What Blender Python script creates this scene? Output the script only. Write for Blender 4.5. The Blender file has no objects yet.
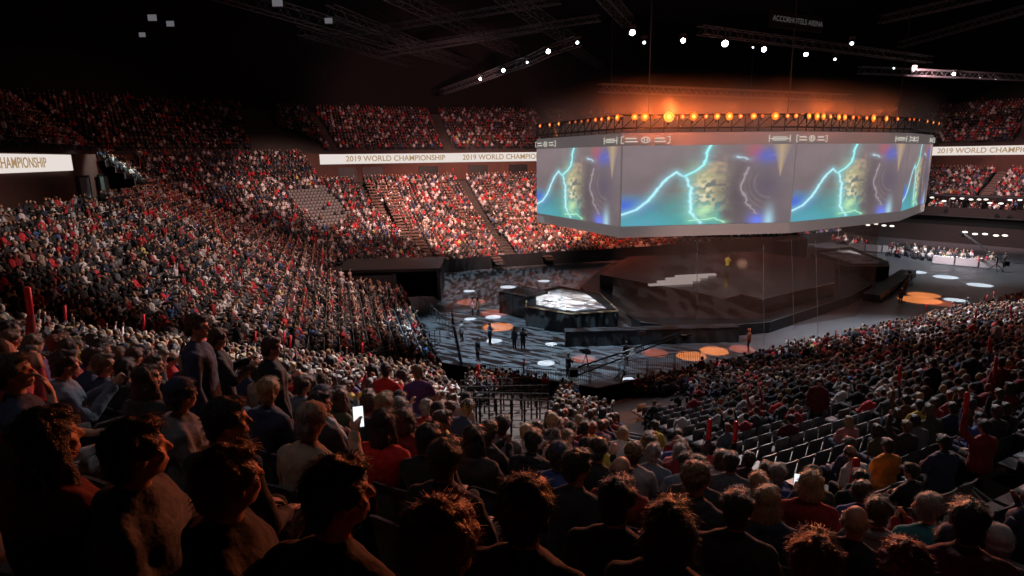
import bpy, math, random
import numpy as np
from mathutils import Vector, Matrix, noise
random.seed(7); rng = np.random.default_rng(7)
R = math.radians
SC = bpy.context.scene; COL = SC.collection

# ------------------------------------------------------------------ camera, world, exposure
CAM = np.array([0.0, 0.0, 14.0]); FPX = 600.0; PITCH = R(-12.3); ROLL = R(-0.78)
cd = bpy.data.cameras.new('camera'); cam = bpy.data.objects.new('camera', cd); COL.objects.link(cam)
CM = Matrix.Rotation(math.pi/2 + PITCH, 4, 'X') @ Matrix.Rotation(ROLL, 4, 'Z')
cam.matrix_world = Matrix.Translation(Vector(CAM)) @ CM
cd.sensor_width = 36; cd.lens = FPX/1024*36; cd.clip_start = .05; cd.clip_end = 600
SC.camera = cam
SC.view_settings.view_transform = 'Standard'; SC.view_settings.look = 'None'
SC.view_settings.exposure = 0.0; SC.view_settings.gamma = 1.0; SC.view_settings.use_curve_mapping = False
SC.cycles.use_denoising = True
SC.cycles.max_bounces = 5; SC.cycles.diffuse_bounces = 2; SC.cycles.glossy_bounces = 3
SC.cycles.transparent_max_bounces = 12; SC.cycles.sample_clamp_indirect = 3
w = bpy.data.worlds.new('world'); SC.world = w; w.use_nodes = True
w.node_tree.nodes['Background'].inputs[0].default_value = (.55, .30, .26, 1)
w.node_tree.nodes['Background'].inputs[1].default_value = 0.0022
CMn = np.array(CM.to_3x3())
def ray(px, py):
    d = CMn @ np.array([(px-512)/FPX, (288-py)/FPX, -1.0]); return d/np.linalg.norm(d)
def onz(px, py, z=0.0):
    d = ray(px, py); t = (z-CAM[2])/d[2]; return CAM + d*t
def proj(P):
    P = np.atleast_2d(P) - CAM; q = P @ CMn
    zc = np.where(q[:, 2] < -0.05, -q[:, 2], np.nan)
    return np.stack([512+FPX*q[:, 0]/zc, 288-FPX*q[:, 1]/zc, zc], 1)

# the seating bowl's plan and rake (the lights aim at it)
POLY = np.array([(4.6, 30.7), (54, 56), (68, 80), (54, 97), (20, 83), (0, 77.5), (-9, 73.5), (-14, 68), (-11, 58), (-4.5, 35.2)], float)
NE = len(POLY); EN = []; ED = []; EL = []
for i in range(NE):
    d = POLY[(i+1) % NE]-POLY[i]; L = np.linalg.norm(d); d = d/L; ED.append(d); EL.append(L); EN.append(np.array([d[1], -d[0]]))
MIT = []
for i in range(NE):
    MIT.append(np.linalg.solve(np.array([EN[i-1], EN[i]]), np.ones(2)))
PITCHROW = .85
def prof(s): return .85+.30*s+.0034*s*s
ROWS = {e: 37 if e in (0, 9) else 30 for e in range(10)}
FIRST = {1: 18, 2: 18}
UPZ0, UPS0, UPN = 14.9, 32.2, 15
def corner(i, s): return POLY[i % NE]+s*MIT[i % NE]
def edge_of(x, y):
    best = max(range(NE), key=lambda e: (np.array([x, y])-POLY[e])@EN[e]); return best, (np.array([x, y])-POLY[best])@EN[best]
def floor_z(x, y):
    e, s = edge_of(x, y)
    return (prof(math.floor(s/PITCHROW)*PITCHROW) if s > 0 else 0.0), e, s
def hit(px, py, h):
    """ point over the smooth rake where the pixel's ray is h above it """
    d = ray(px, py); t = .8
    while t < 160:
        P = CAM+d*t; e, s = edge_of(P[0], P[1])
        z = prof(max(0, s)) if s > 0 else 0
        if P[2] < z+h: return P, e, s
        t += .02
    return None
# ------------------------------------------------------------------ lights (stadium rig, plus added truss fills)
def spot(name, loc, tgt, power, col, ang, blend=.6, rad=.25, pattern=None):
    l = bpy.data.lights.new(name, 'SPOT'); l.energy = power; l.color = col; l.spot_size = R(ang); l.spot_blend = blend
    l.shadow_soft_size = rad; o = bpy.data.objects.new(name, l); COL.objects.link(o)
    o.location = loc; o.rotation_euler = (Vector(tgt)-Vector(loc)).to_track_quat('-Z', 'Y').to_euler()
    if pattern:
        l.use_nodes = True; nt = l.node_tree; em = nt.nodes['Emission']
        tc = nt.nodes.new('ShaderNodeTexCoord'); mp = nt.nodes.new('ShaderNodeMapping'); mp.inputs['Scale'].default_value = pattern
        mp.inputs['Rotation'].default_value = (0, 0, .5)
        nz = nt.nodes.new('ShaderNodeTexNoise'); nz.inputs['Scale'].default_value = 1.0; nz.inputs['Detail'].default_value = 1
        rp = nt.nodes.new('ShaderNodeValToRGB'); rp.color_ramp.elements[0].position = .47; rp.color_ramp.elements[1].position = .53
        rp.color_ramp.elements[0].color = (.06, .06, .06, 1)
        nt.links.new(tc.outputs['Normal'], mp.inputs[0]); nt.links.new(mp.outputs[0], nz.inputs['Vector'])
        nt.links.new(nz.outputs['Fac'], rp.inputs[0]); nt.links.new(rp.outputs[0], em.inputs['Strength'])
    return o
LIGHTS = [
 # name, from, to, power, colour, cone
 ('crowd_light', (2, 40, 25), (-20, 42, 6), 26000, (1, .76, .68), 60),
 ('crowd_light', (-2, 44, 25), (-20, 62, 7), 21000, (1, .55, .48), 62),
 ('crowd_light', (0, 64, 24), (-4, 92, 4), 98000, (1, .56, .45), 64),
 ('crowd_light', (15, 88, 25), (13, 93, 2), 110000, (1, .24, .12), 66),
 ('crowd_light', (0, 66, 24), (-27, 88, 6), 52000, (1, .60, .52), 42),
 ('crowd_light', (-4, 66, 21), (-12, 116, 17), 27000, (1, .42, .38), 62),
 ('crowd_light', (-2, 60, 22), (-45, 78, 14), 6500, (1, .34, .30), 36),
 ('crowd_light', (10, 42, 25), (7, 20, 5), 12000, (.86, .90, 1), 44),
 ('crowd_light', (30, 52, 25), (30, 40, 2), 52000, (.86, .92, 1), 56),
 ('crowd_light', (44, 54, 25), (58, 47, 4), 28000, (1, .93, .92), 60),
 ('crowd_light', (50, 78, 25), (75, 95, 9), 70000, (1, .55, .52), 62),
 ('crowd_light', (40, 88, 24), (50, 112, 8), 40000, (1, .45, .42), 60),
 ('crowd_light', (4, 40, 25), (-6, 22, 5), 60000, (1, .88, .86), 46),
 ('crowd_light', (0, 60, 24), tuple(hit(255, 192, 1)[0]), 15000, (1, .9, .85), 12),
 ('house_light', (-5, 1, 27), (-3.2, 8, 10), 420, (.95, .90, .95), 44),
 ('house_light', (4, 1, 27), (3.5, 10, 9), 360, (1, .88, .82), 46),
 ('orange_pool', (8, 24, 24), tuple(hit(628, 414, .1)[0]), 14000, (1, .26, .05), 10),
 ('truss_fill', (-18, 52, 15), (-8, 84, 32), 5200, (.80, .82, 1), 84),  # added upward spot brightening the left trusses, not a rig fixture
 ('truss_fill', (30, 30, 17), (28, 62, 30), 3000, (.9, .7, .7), 100),  # second added spot, lifting the trusses over the scoreboard
 ('orange_key', (22, 46, 18.5), (-1.5, 3.0, 11.8), 32000, (1, .22, .06), 20),
 ('crowd_light', (8, 42, 25), (-4.2, 10.6, 9.6), 25000, (1, .86, .86), 19),
 ('crowd_light', (16, 40, 25), (4.5, 9.5, 8), 11000, (1, .92, .88), 24),
 ('crowd_light', (26, 42, 24), (16, 20, 6), 4200, (1, .80, .80), 50),
 ('orange_key', (12, 47, 18.5), (1.5, 3.5, 11.5), 9500, (1, .13, .06), 20),
]
for nm, a, b, p, c, an in LIGHTS: spot(nm, a, b, p, c, an)
spot('gobo_light', (-3, 40, 26), (0, 45, 0), 70000, (.62, .84, 1), 46, .3, .02, (16, 80, 26))
spot('gobo_light', (14, 38, 26), (15, 41, 0), 22000, (.70, .84, 1), 48, .4, .02, (16, 80, 26))
spot('gobo_light', (-4, 66, 26), (-1, 66, 0), 26000, (.72, .86, 1), 50, .4, .02, (14, 60, 20))
spot('wash_light', (52, 72, 25), (52, 74, 0), 24000, (.85, .93, 1), 62, .7, .4)
# pools of light on the arena floor
for (px, py, wpx, kind) in [(714, 351, 14, 'o'), (691, 356, 15, 'o'), (655, 353, 13, 'd'), (583, 359, 12, 'd'), (742, 349, 12, 'd'), (471, 302, 15, 'd'), (498, 327, 16, 'o'), (495, 313, 15, 'd'), (590, 276, 12, 'o'),
        (924, 295, 12, 'o'), (920, 300, 16, 'o'), (938, 303, 13, 'd'), (546, 363, 9, 'w'), (470, 319, 6, 'w'), (493, 317, 8, 'w'), (494, 341, 8, 'w'), (551, 344, 6, 'w'), (469, 291, 6, 'w'), (508, 287, 8, 'w'), (544, 281, 6, 'w'), (583, 279, 7, 'w'),
        (630, 380, 8, 'w'), (946, 277, 9, 'w'), (980, 285, 9, 'w'), (916, 272, 8, 'w'), (955, 300, 8, 'w'), (692, 369, 5, 'w')]:
    g = onz(px, py); D = np.linalg.norm(g-CAM); rad = wpx*D/FPX; h = 26.0
    ov = np.array([g[0]-25, g[1]-66]); ov = ov/np.linalg.norm(ov)*7; src = (g[0]+ov[0], g[1]+ov[1], h)
    L = math.dist(src, g); ang = 2*math.degrees(math.atan(rad/L))
    colr = {'o': (1, .27, .06), 'd': (1, .20, .08), 'w': (.9, .97, 1)}[kind]
    spot('pool_light', src, g, {'o': 300000, 'd': 110000, 'w': 300000}[kind], colr, ang, .25, .03)

# ------------------------------------------------------------------ materials
def nmat(name, col, rough=.7, metal=0, emis=None, es=0, var=.0, vscale=8, bump=0, bscale=30, alpha=1, spec=.5, sheen=0, coat=0):
    m = bpy.data.materials.new(name); m.use_nodes = True; nt = m.node_tree; b = nt.nodes['Principled BSDF']
    b.inputs['Base Color'].default_value = (*col, 1); b.inputs['Roughness'].default_value = rough; b.inputs['Metallic'].default_value = metal
    b.inputs['Specular IOR Level'].default_value = spec
    if sheen: b.inputs['Sheen Weight'].default_value = sheen; b.inputs['Sheen Roughness'].default_value = .4
    if emis: b.inputs['Emission Color'].default_value = (*emis, 1); b.inputs['Emission Strength'].default_value = es
    if var or bump:
        tc = nt.nodes.new('ShaderNodeTexCoord')
    if var:
        nz = nt.nodes.new('ShaderNodeTexNoise'); nz.inputs['Scale'].default_value = vscale; nz.inputs['Detail'].default_value = 4
        mx = nt.nodes.new('ShaderNodeMix'); mx.data_type = 'RGBA'
        mx.inputs['A'].default_value = (*[max(0, c*(1-var)) for c in col], 1); mx.inputs['B'].default_value = (*[min(1, c*(1+var)) for c in col], 1)
        nt.links.new(tc.outputs['Object'], nz.inputs['Vector']); nt.links.new(nz.outputs['Fac'], mx.inputs['Factor']); nt.links.new(mx.outputs['Result'], b.inputs['Base Color'])
    if bump:
        n2 = nt.nodes.new('ShaderNodeTexNoise'); n2.inputs['Scale'].default_value = bscale; n2.inputs['Detail'].default_value = 3
        bp = nt.nodes.new('ShaderNodeBump'); bp.inputs['Strength'].default_value = bump; bp.inputs['Distance'].default_value = .02
        nt.links.new(tc.outputs['Object'], n2.inputs['Vector']); nt.links.new(n2.outputs['Fac'], bp.inputs['Height']); nt.links.new(bp.outputs[0], b.inputs['Normal'])
    return m
def emat(name, col, s):
    m = bpy.data.materials.new(name); m.use_nodes = True; nt = m.node_tree; nt.nodes.remove(nt.nodes['Principled BSDF'])
    e = nt.nodes.new('ShaderNodeEmission'); e.inputs[0].default_value = (*col, 1); e.inputs[1].default_value = s
    nt.links.new(e.outputs[0], nt.nodes['Material Output'].inputs[0]); return m
def vcmat(name, rough=.75, emit=0):
    m = bpy.data.materials.new(name); m.use_nodes = True; nt = m.node_tree; b = nt.nodes['Principled BSDF']
    a = nt.nodes.new('ShaderNodeAttribute'); a.attribute_name = 'Col'
    if emit:
        nt.nodes.remove(b); e = nt.nodes.new('ShaderNodeEmission'); e.inputs[1].default_value = emit
        nt.links.new(a.outputs['Color'], e.inputs[0]); nt.links.new(e.outputs[0], nt.nodes['Material Output'].inputs[0])
    else:
        b.inputs['Roughness'].default_value = rough; nt.links.new(a.outputs['Color'], b.inputs['Base Color'])
    return m
M = {}
M['concrete'] = nmat('concrete', (.045, .035, .032), .85, var=.35, vscale=1.2, bump=.2)
M['aisle'] = nmat('aisle_step', (.13, .075, .06), .8, var=.3, vscale=2)
M['black'] = nmat('black_metal', (.012, .012, .014), .45, .3, var=.2)
M['drape'] = nmat('black_drape', (.009, .011, .014), .75, var=.4, vscale=3, bump=.5, bscale=6)
M['steel'] = nmat('grey_steel', (.30, .30, .32), .35, .8, var=.2)
M['floor'] = nmat('arena_floor', (.075, .080, .090), .32, var=.3, vscale=.6)
M['seat'] = nmat('dark_plastic', (.06, .062, .07), .42, var=.2)
M['seatback'] = nmat('grey_plastic', (.13, .13, .14), .40, var=.2)
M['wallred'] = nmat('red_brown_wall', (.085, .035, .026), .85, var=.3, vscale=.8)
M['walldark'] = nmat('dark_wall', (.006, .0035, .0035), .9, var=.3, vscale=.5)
M['ceil'] = nmat('dark_ceiling', (.010, .010, .012), .9)
M['truss'] = nmat('truss_metal', (.10, .10, .11), .5, .5)
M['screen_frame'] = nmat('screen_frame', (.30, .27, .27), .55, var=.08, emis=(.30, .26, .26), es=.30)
M['lens_orange'] = emat('orange_lens', (1, .19, .012), 1.5)
M['lens_hot'] = emat('hot_orange_lens', (1, .26, .03), 2.2)
M['lens_dim'] = emat('dim_orange_lens', (1, .16, .03), .9)
M['lens_white'] = emat('white_lens', (.85, .93, 1), 30)
M['lens_small'] = emat('small_white_lens', (.8, .9, 1), 5)
M['white'] = nmat('white_paint', (.75, .72, .72), .5, var=.05)
M['fabric_white'] = nmat('white_banner', (.7, .6, .62), .7, var=.1)
M['phone'] = emat('phone_screen', (.9, .95, 1), 1.2)
M['stick'] = nmat('red_plastic', (.65, .02, .03), .3, spec=.6)

# ------------------------------------------------------------------ mesh helpers
def meshobj(name, V, F, mats, parent=None, midx=None, smooth=False, loc=None, rotz=0, cols=None):
    me = bpy.data.meshes.new(name); me.from_pydata([tuple(map(float, v)) for v in V], [], [tuple(map(int, f)) for f in F])
    for m in (mats if isinstance(mats, (list, tuple)) else [mats]): me.materials.append(m)
    if midx is not None: me.polygons.foreach_set('material_index', midx)
    if smooth: me.polygons.foreach_set('use_smooth', [True]*len(me.polygons))
    if cols is not None:
        a = me.color_attributes.new('Col', 'FLOAT_COLOR', 'POINT'); a.data.foreach_set('color', np.asarray(cols, np.float32).ravel())
    o = bpy.data.objects.new(name, me); COL.objects.link(o)
    if parent: o.parent = parent
    if loc is not None: o.location = loc
    o.rotation_euler = (0, 0, rotz); return o
def tag(o, label=None, cat=None, group=None, kind=None):
    if label: o['label'] = label
    if cat: o['category'] = cat
    if group: o['group'] = group
    if kind: o['kind'] = kind
    return o
def empty(name, loc=(0, 0, 0), rotz=0, **k):
    o = bpy.data.objects.new(name, None); COL.objects.link(o); o.location = loc; o.rotation_euler = (0, 0, rotz); o.empty_display_size = .1
    return tag(o, **k)
class MB:
    def __init__(s): s.V = []; s.F = []; s.MI = []; s.mi = 0
    def add(s, V, F):
        n = len(s.V); s.V += [tuple(v) for v in V]; s.F += [tuple(i+n for i in f) for f in F]; s.MI += [s.mi]*len(F); return s
    def box(s, c, d, rz=0, R3=None):
        x, y, z = d[0]/2, d[1]/2, d[2]/2
        P = np.array([(-x, -y, -z), (x, -y, -z), (x, y, -z), (-x, y, -z), (-x, -y, z), (x, -y, z), (x, y, z), (-x, y, z)])
        if rz: ca, sa = math.cos(rz), math.sin(rz); P = P @ np.array([[ca, sa, 0], [-sa, ca, 0], [0, 0, 1]])
        if R3 is not None: P = P @ np.array(R3).T
        return s.add(P+np.array(c), [(0, 3, 2, 1), (4, 5, 6, 7), (0, 1, 5, 4), (1, 2, 6, 5), (2, 3, 7, 6), (3, 0, 4, 7)])
    def beam(s, a, b, w, h=None):
        a = Vector(a); b = Vector(b); d = b-a; h = h or w
        q = d.to_track_quat('X', 'Z').to_matrix(); return s.box((a+b)/2, (d.length, w, h), R3=[list(r) for r in q])
    def tube(s, pts, r, n=8, caps=True):
        pts = [np.array(p, float) for p in pts]; rr = r if isinstance(r, (list, tuple)) else [r]*len(pts); V = []; F = []
        for i, p in enumerate(pts):
            d = pts[min(i+1, len(pts)-1)]-pts[max(i-1, 0)]; d = d/(np.linalg.norm(d)+1e-9)
            u = np.cross(d, (0, 0, 1)) if abs(d[2]) < .9 else np.cross(d, (0, 1, 0)); u /= np.linalg.norm(u); v = np.cross(d, u)
            for k in range(n): a = 2*math.pi*k/n; V.append(p+rr[i]*(u*math.cos(a)+v*math.sin(a)))
        for i in range(len(pts)-1):
            for k in range(n): F.append((i*n+k, i*n+(k+1) % n, (i+1)*n+(k+1) % n, (i+1)*n+k))
        if caps: F.append(tuple(range(n))[::-1]); F.append(tuple((len(pts)-1)*n+k for k in range(n)))
        return s.add(V, F)
    def ell(s, c, r, n=12, m=8, R3=None):
        V = [(0, 0, 1)]; F = []
        for i in range(1, m):
            t = math.pi*i/m
            for k in range(n): a = 2*math.pi*k/n; V.append((math.sin(t)*math.cos(a), math.sin(t)*math.sin(a), math.cos(t)))
        V.append((0, 0, -1)); L = len(V)-1
        for k in range(n): F.append((0, 1+k, 1+(k+1) % n)); F.append((L, 1+(m-2)*n+(k+1) % n, 1+(m-2)*n+k))
        for i in range(m-2):
            for k in range(n): F.append((1+i*n+k, 1+(i+1)*n+k, 1+(i+1)*n+(k+1) % n, 1+i*n+(k+1) % n))
        P = np.array(V)*np.array(r)
        if R3 is not None: P = P @ np.array(R3).T
        return s.add(P+np.array(c), F)
    def cap(s, p, q, r1, r2, n=12):
        p = np.array(p, float); q = np.array(q, float); d = q-p; L = np.linalg.norm(d); d = d/(L+1e-9)
        pts = []; rr = []
        for a in (-80, -50, -20): pts.append(p+d*r1*math.sin(R(a))); rr.append(r1*math.cos(R(a)))
        for a in (20, 50, 80): pts.append(q+d*r2*math.sin(R(a))); rr.append(r2*math.cos(R(a)))
        return s.tube(pts, rr, n)
    def prism(s, poly, z0, z1, closed=True):
        n = len(poly); V = [(p[0], p[1], z0) for p in poly]+[(p[0], p[1], z1) for p in poly]
        F = [(i, (i+1) % n, n+(i+1) % n, n+i) for i in range(n if closed else n-1)]
        if closed: F += [tuple(range(n))[::-1], tuple(range(n, 2*n))]
        return s.add(V, F)
    def build(s, name, mats, parent=None, **k):
        return meshobj(name, s.V, s.F, mats, parent, s.MI if isinstance(mats, (list, tuple)) and len(mats) > 1 else None, **k)

# ------------------------------------------------------------------ seating bowl
# aisles: per edge list of t (metres along the front edge) and half width
def t_on(e, px, py, z):
    g = onz(px, py, z); return (g[:2]-POLY[e])@ED[e]
AISLES = {e: [] for e in range(NE)}; AISLES.update({0: [9.5, 19, 28, 37, 46], 9: [-8.5], 8: [-7, 5], 3: [6, 16, 26], 2: [8], 1: [8, 16]})
for x, y in ((592, 262), (510, 257), (442, 262), (402, 246), (372, 236)):
    g = onz(x, y, 2.2); e = edge_of(g[0], g[1])[0]; AISLES[e].append((g[:2]-POLY[e])@ED[e])
AW = .62
def blocks(e, s, zz):
    a, b = corner(e, s), corner(e+1, s); return a, b
for e in range(NE):
    mb = MB(); f0 = FIRST.get(e, 0)
    for k in range(f0, ROWS[e]):
        s0, s1 = k*PITCHROW, (k+1)*PITCHROW; z = prof(s0); zp = prof((k-1)*PITCHROW) if k > f0 else 0
        a0, b0, a1, b1 = corner(e, s0), corner(e+1, s0), corner(e, s1), corner(e+1, s1)
        mb.add([(*a0, z), (*b0, z), (*b1, z), (*a1, z)], [(0, 1, 2, 3)]); mb.add([(*a0, zp), (*b0, zp), (*b0, z), (*a0, z)], [(0, 1, 2, 3)])
    s1 = ROWS[e]*PITCHROW
    tag(mb.build('seating_terrace', M['concrete']), kind='structure')
    # aisle stairs: two half steps per row, in lighter concrete
    mb = MB()
    for t in AISLES[e]:
        for k in range(f0, ROWS[e]):
            z = prof(k*PITCHROW); zn = prof((k+1)*PITCHROW); c = POLY[e]+ED[e]*t+EN[e]*((k+.25)*PITCHROW)
            if edge_of(*c)[0] != e: continue
            rz = math.atan2(ED[e][1], ED[e][0])
            mb.box((*c, z+.01), (AW*2, PITCHROW*.5, .02), rz)
            c = POLY[e]+ED[e]*t+EN[e]*((k+.75)*PITCHROW); mb.box((*c, z+(zn-z)*.25), (AW*2, PITCHROW*.5, (zn-z)*.5), rz)
    if mb.V: tag(mb.build('aisle_stairs', M['aisle']), kind='structure')
# walls: front walls, back walls, upper deck, roof
for e in range(NE):
    if e in (0, 9): continue
    sb = ROWS[e]*PITCHROW; zt = prof((ROWS[e]-1)*PITCHROW)
    mb = MB(); a, b, a1, b1 = corner(e, sb), corner(e+1, sb), corner(e, 31), corner(e+1, 31)
    mb.add([(*a, zt), (*b, zt), (*b1, zt), (*a1, zt)], [(0, 1, 2, 3)]); tag(mb.build('walkway', M['concrete']), kind='structure')
    mb = MB(); mb.add([(*a1, zt), (*b1, zt), (*b1, 13.1), (*a1, 13.1)], [(0, 1, 2, 3)])
    tag(mb.build('wall_concourse', M['wallred']), kind='structure')
    mb = MB(); mb.add([(*a1, 13.1), (*b1, 13.1), (*b1, 14.95), (*a1, 14.95)], [(0, 1, 2, 3)])
    c1, d1 = corner(e, UPS0), corner(e+1, UPS0); mb.add([(*a1, 14.9), (*b1, 14.9), (*d1, 14.9), (*c1, 14.9)], [(0, 1, 2, 3)])
    tag(mb.build('balcony_parapet', M['wallred']), kind='structure')
    mb = MB()
    for k in range(UPN):
        s0, s1 = UPS0+k*.8, UPS0+(k+1)*.8; z = UPZ0+k*.52; zp = z-.52
        p, q, p1, q1 = corner(e, s0), corner(e+1, s0), corner(e, s1), corner(e+1, s1)
        mb.add([(*p, z), (*q, z), (*q1, z), (*p1, z)], [(0, 1, 2, 3)]); mb.add([(*p, zp), (*q, zp), (*q, z), (*p, z)], [(0, 1, 2, 3)])
    tag(mb.build('upper_terrace', M['concrete']), kind='structure')
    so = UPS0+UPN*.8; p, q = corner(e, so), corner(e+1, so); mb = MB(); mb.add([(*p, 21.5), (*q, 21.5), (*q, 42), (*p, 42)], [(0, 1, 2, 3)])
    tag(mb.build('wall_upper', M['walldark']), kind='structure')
MIDROWS = {}
for e in (8, 7, 6, 5, 4):
    mb = MB(); lo, hi = (corner(e, 28)-POLY[e])@ED[e], (corner(e+1, 28)-POLY[e])@ED[e]; ts = []
    for t in np.linspace(lo, hi, 300):
        p = POLY[e]+ED[e]*t+EN[e]*28; x = proj([p[0], p[1], 12.5])[0][0]
        if 128 < x < 312: ts.append(t)
    if len(ts) < 10: continue
    ta, tb = min(ts), max(ts); MIDROWS[e] = (ta, tb)
    for j in range(6):
        s0 = 25.7+j*.88; z = 10.7+j*.72; P_ = lambda t, s_: POLY[e]+ED[e]*t+EN[e]*s_
        mb.add([(*P_(ta, s0), z), (*P_(tb, s0), z), (*P_(tb, s0+.88), z), (*P_(ta, s0+.88), z)], [(0, 1, 2, 3)]); mb.add([(*P_(ta, s0), z-.72), (*P_(tb, s0), z-.72), (*P_(tb, s0), z), (*P_(ta, s0), z)], [(0, 1, 2, 3)])
    tag(mb.build('link_terrace', M['concrete']), kind='structure')
mb = MB(); mb.add([(-120, -40, 0), (170, -40, 0), (170, 190, 0), (-120, 190, 0)], [(0, 1, 2, 3)]); tag(mb.build('floor', M['floor']), kind='structure')
mb = MB(); mb.add([(-120, -40, 42), (170, -40, 42), (170, 190, 42), (-120, 190, 42)], [(3, 2, 1, 0)]); tag(mb.build('ceiling', M['ceil']), kind='structure')
# right hand suites: facade behind the floor enclosures
for e in (1, 2):
    mb = MB()
    for (s, z0, z1) in ((9, 0, 4.6), (15.3, 5, prof(18*PITCHROW)+.9)):
        a, b = corner(e, s), corner(e+1, s); mb.add([(*a, z0), (*b, z0), (*b, z1), (*a, z1)], [(0, 1, 2, 3)])
    a, b, a1, b1 = corner(e, 8), corner(e+1, 8), corner(e, 15.3), corner(e+1, 15.3)
    for z in (4.6, 5.0): mb.add([(*a, z), (*b, z), (*b1, z), (*a1, z)], [(0, 1, 2, 3)])
    mb.add([(*a, 4.3), (*b, 4.3), (*b, 5.5), (*a, 5.5)], [(0, 1, 2, 3)])
    tag(mb.build('wall_suites', M['walldark']), kind='structure')
# ------------------------------------------------------------------ people: bodies grown as one skin, clothes and hair over them
TMP = []
def remesh(mb, name, voxel, smooth=2, disp=0, dscale=9, mats=None, post=None):
    me = bpy.data.meshes.new('tmp'); me.from_pydata([tuple(map(float, v)) for v in mb.V], [], mb.F)
    o = bpy.data.objects.new('tmp', me); COL.objects.link(o)
    m = o.modifiers.new('r', 'REMESH'); m.mode = 'VOXEL'; m.voxel_size = voxel; m.use_smooth_shade = True
    if smooth: q = o.modifiers.new('s', 'SMOOTH'); q.iterations = smooth; q.factor = .5
    dg = bpy.context.evaluated_depsgraph_get(); me2 = bpy.data.meshes.new_from_object(o.evaluated_get(dg)); me2.name = name
    bpy.data.objects.remove(o); bpy.data.meshes.remove(me)
    if disp:
        n = len(me2.vertices); co = np.empty(n*3); me2.vertices.foreach_get('co', co); co = co.reshape(-1, 3)
        no = np.empty(n*3); me2.vertices.foreach_get('normal', no); no = no.reshape(-1, 3)
        dd = np.array([noise.noise(Vector((c[0]*dscale, c[1]*dscale, c[2]*dscale*.55))) + .5*noise.noise(Vector(c*dscale*2.3)) for c in co])
        co = co + no*(dd*disp)[:, None]; me2.vertices.foreach_set('co', co.ravel())
    me2.update(); return me2
def head_prims(mb, Hm):
    t = MB(); e = t.ell
    e((0, -.012, .03), (.074, .092, .088), 16, 12); e((0, .022, -.035), (.058, .066, .078), 14, 10); e((0, .062, -.088), (.026, .022, .020), 10, 6)
    e((0, .072, .028), (.052, .018, .014), 10, 6); t.cap((0, .088, .012), (0, .108, -.022), .009, .013); e((0, .086, -.058), (.026, .012, .008), 10, 6); e((0, .083, -.070), (.021, .012, .008), 10, 6)
    for s in (-1, 1): e((s*.077, -.004, -.012), (.010, .020, .032), 8, 6); e((s*.036, .064, -.028), (.022, .020, .022), 8, 6)
    V = np.array(t.V) @ np.array(Hm.to_3x3()).T + np.array(Hm.translation); mb.add(V, t.F)
def rz2(v, a): c, s = math.cos(a), math.sin(a); return np.array([v[0]*c-v[1]*s, v[0]*s+v[1]*c, v[2]])
def hand(mb, w, d, side, up, curl=.5, s=1.0):
    """ palm from the wrist w along d with four unequal fingers and a thumb leaving its side """
    d = np.array(d, float); d /= np.linalg.norm(d); up = np.array(up, float); up -= d*np.dot(up, d); up /= np.linalg.norm(up); x = np.cross(d, up)*side
    mb.cap(w, w+d*.03, .024*s, .026*s, 8)
    R3 = np.stack([x, d, up], 1); mb.ell(w+d*.055, (.040*s, .050*s, .017*s), 10, 8, R3)
    for i, (off, L) in enumerate(((-.028, .068), (-.010, .078), (.009, .073), (.027, .058))):
        p = w+d*.092+x*off; a = curl*.8; q = p+(d*math.cos(a)-up*math.sin(a))*L*.55*s; b = curl*1.9
        r = q+(d*math.cos(b)-up*math.sin(b))*L*.5*s; mb.cap(p-d*.02, q, .0095*s, .0088*s, 6); mb.cap(q, r, .0088*s, .0075*s, 6)
    p = w+d*.035-x*.030; q = p-x*.028+d*.030-up*.006; mb.cap(p, q, .013, .011, 6); mb.cap(q, q-x*.006+d*.030-up*.008, .0105, .009, 6)
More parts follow.
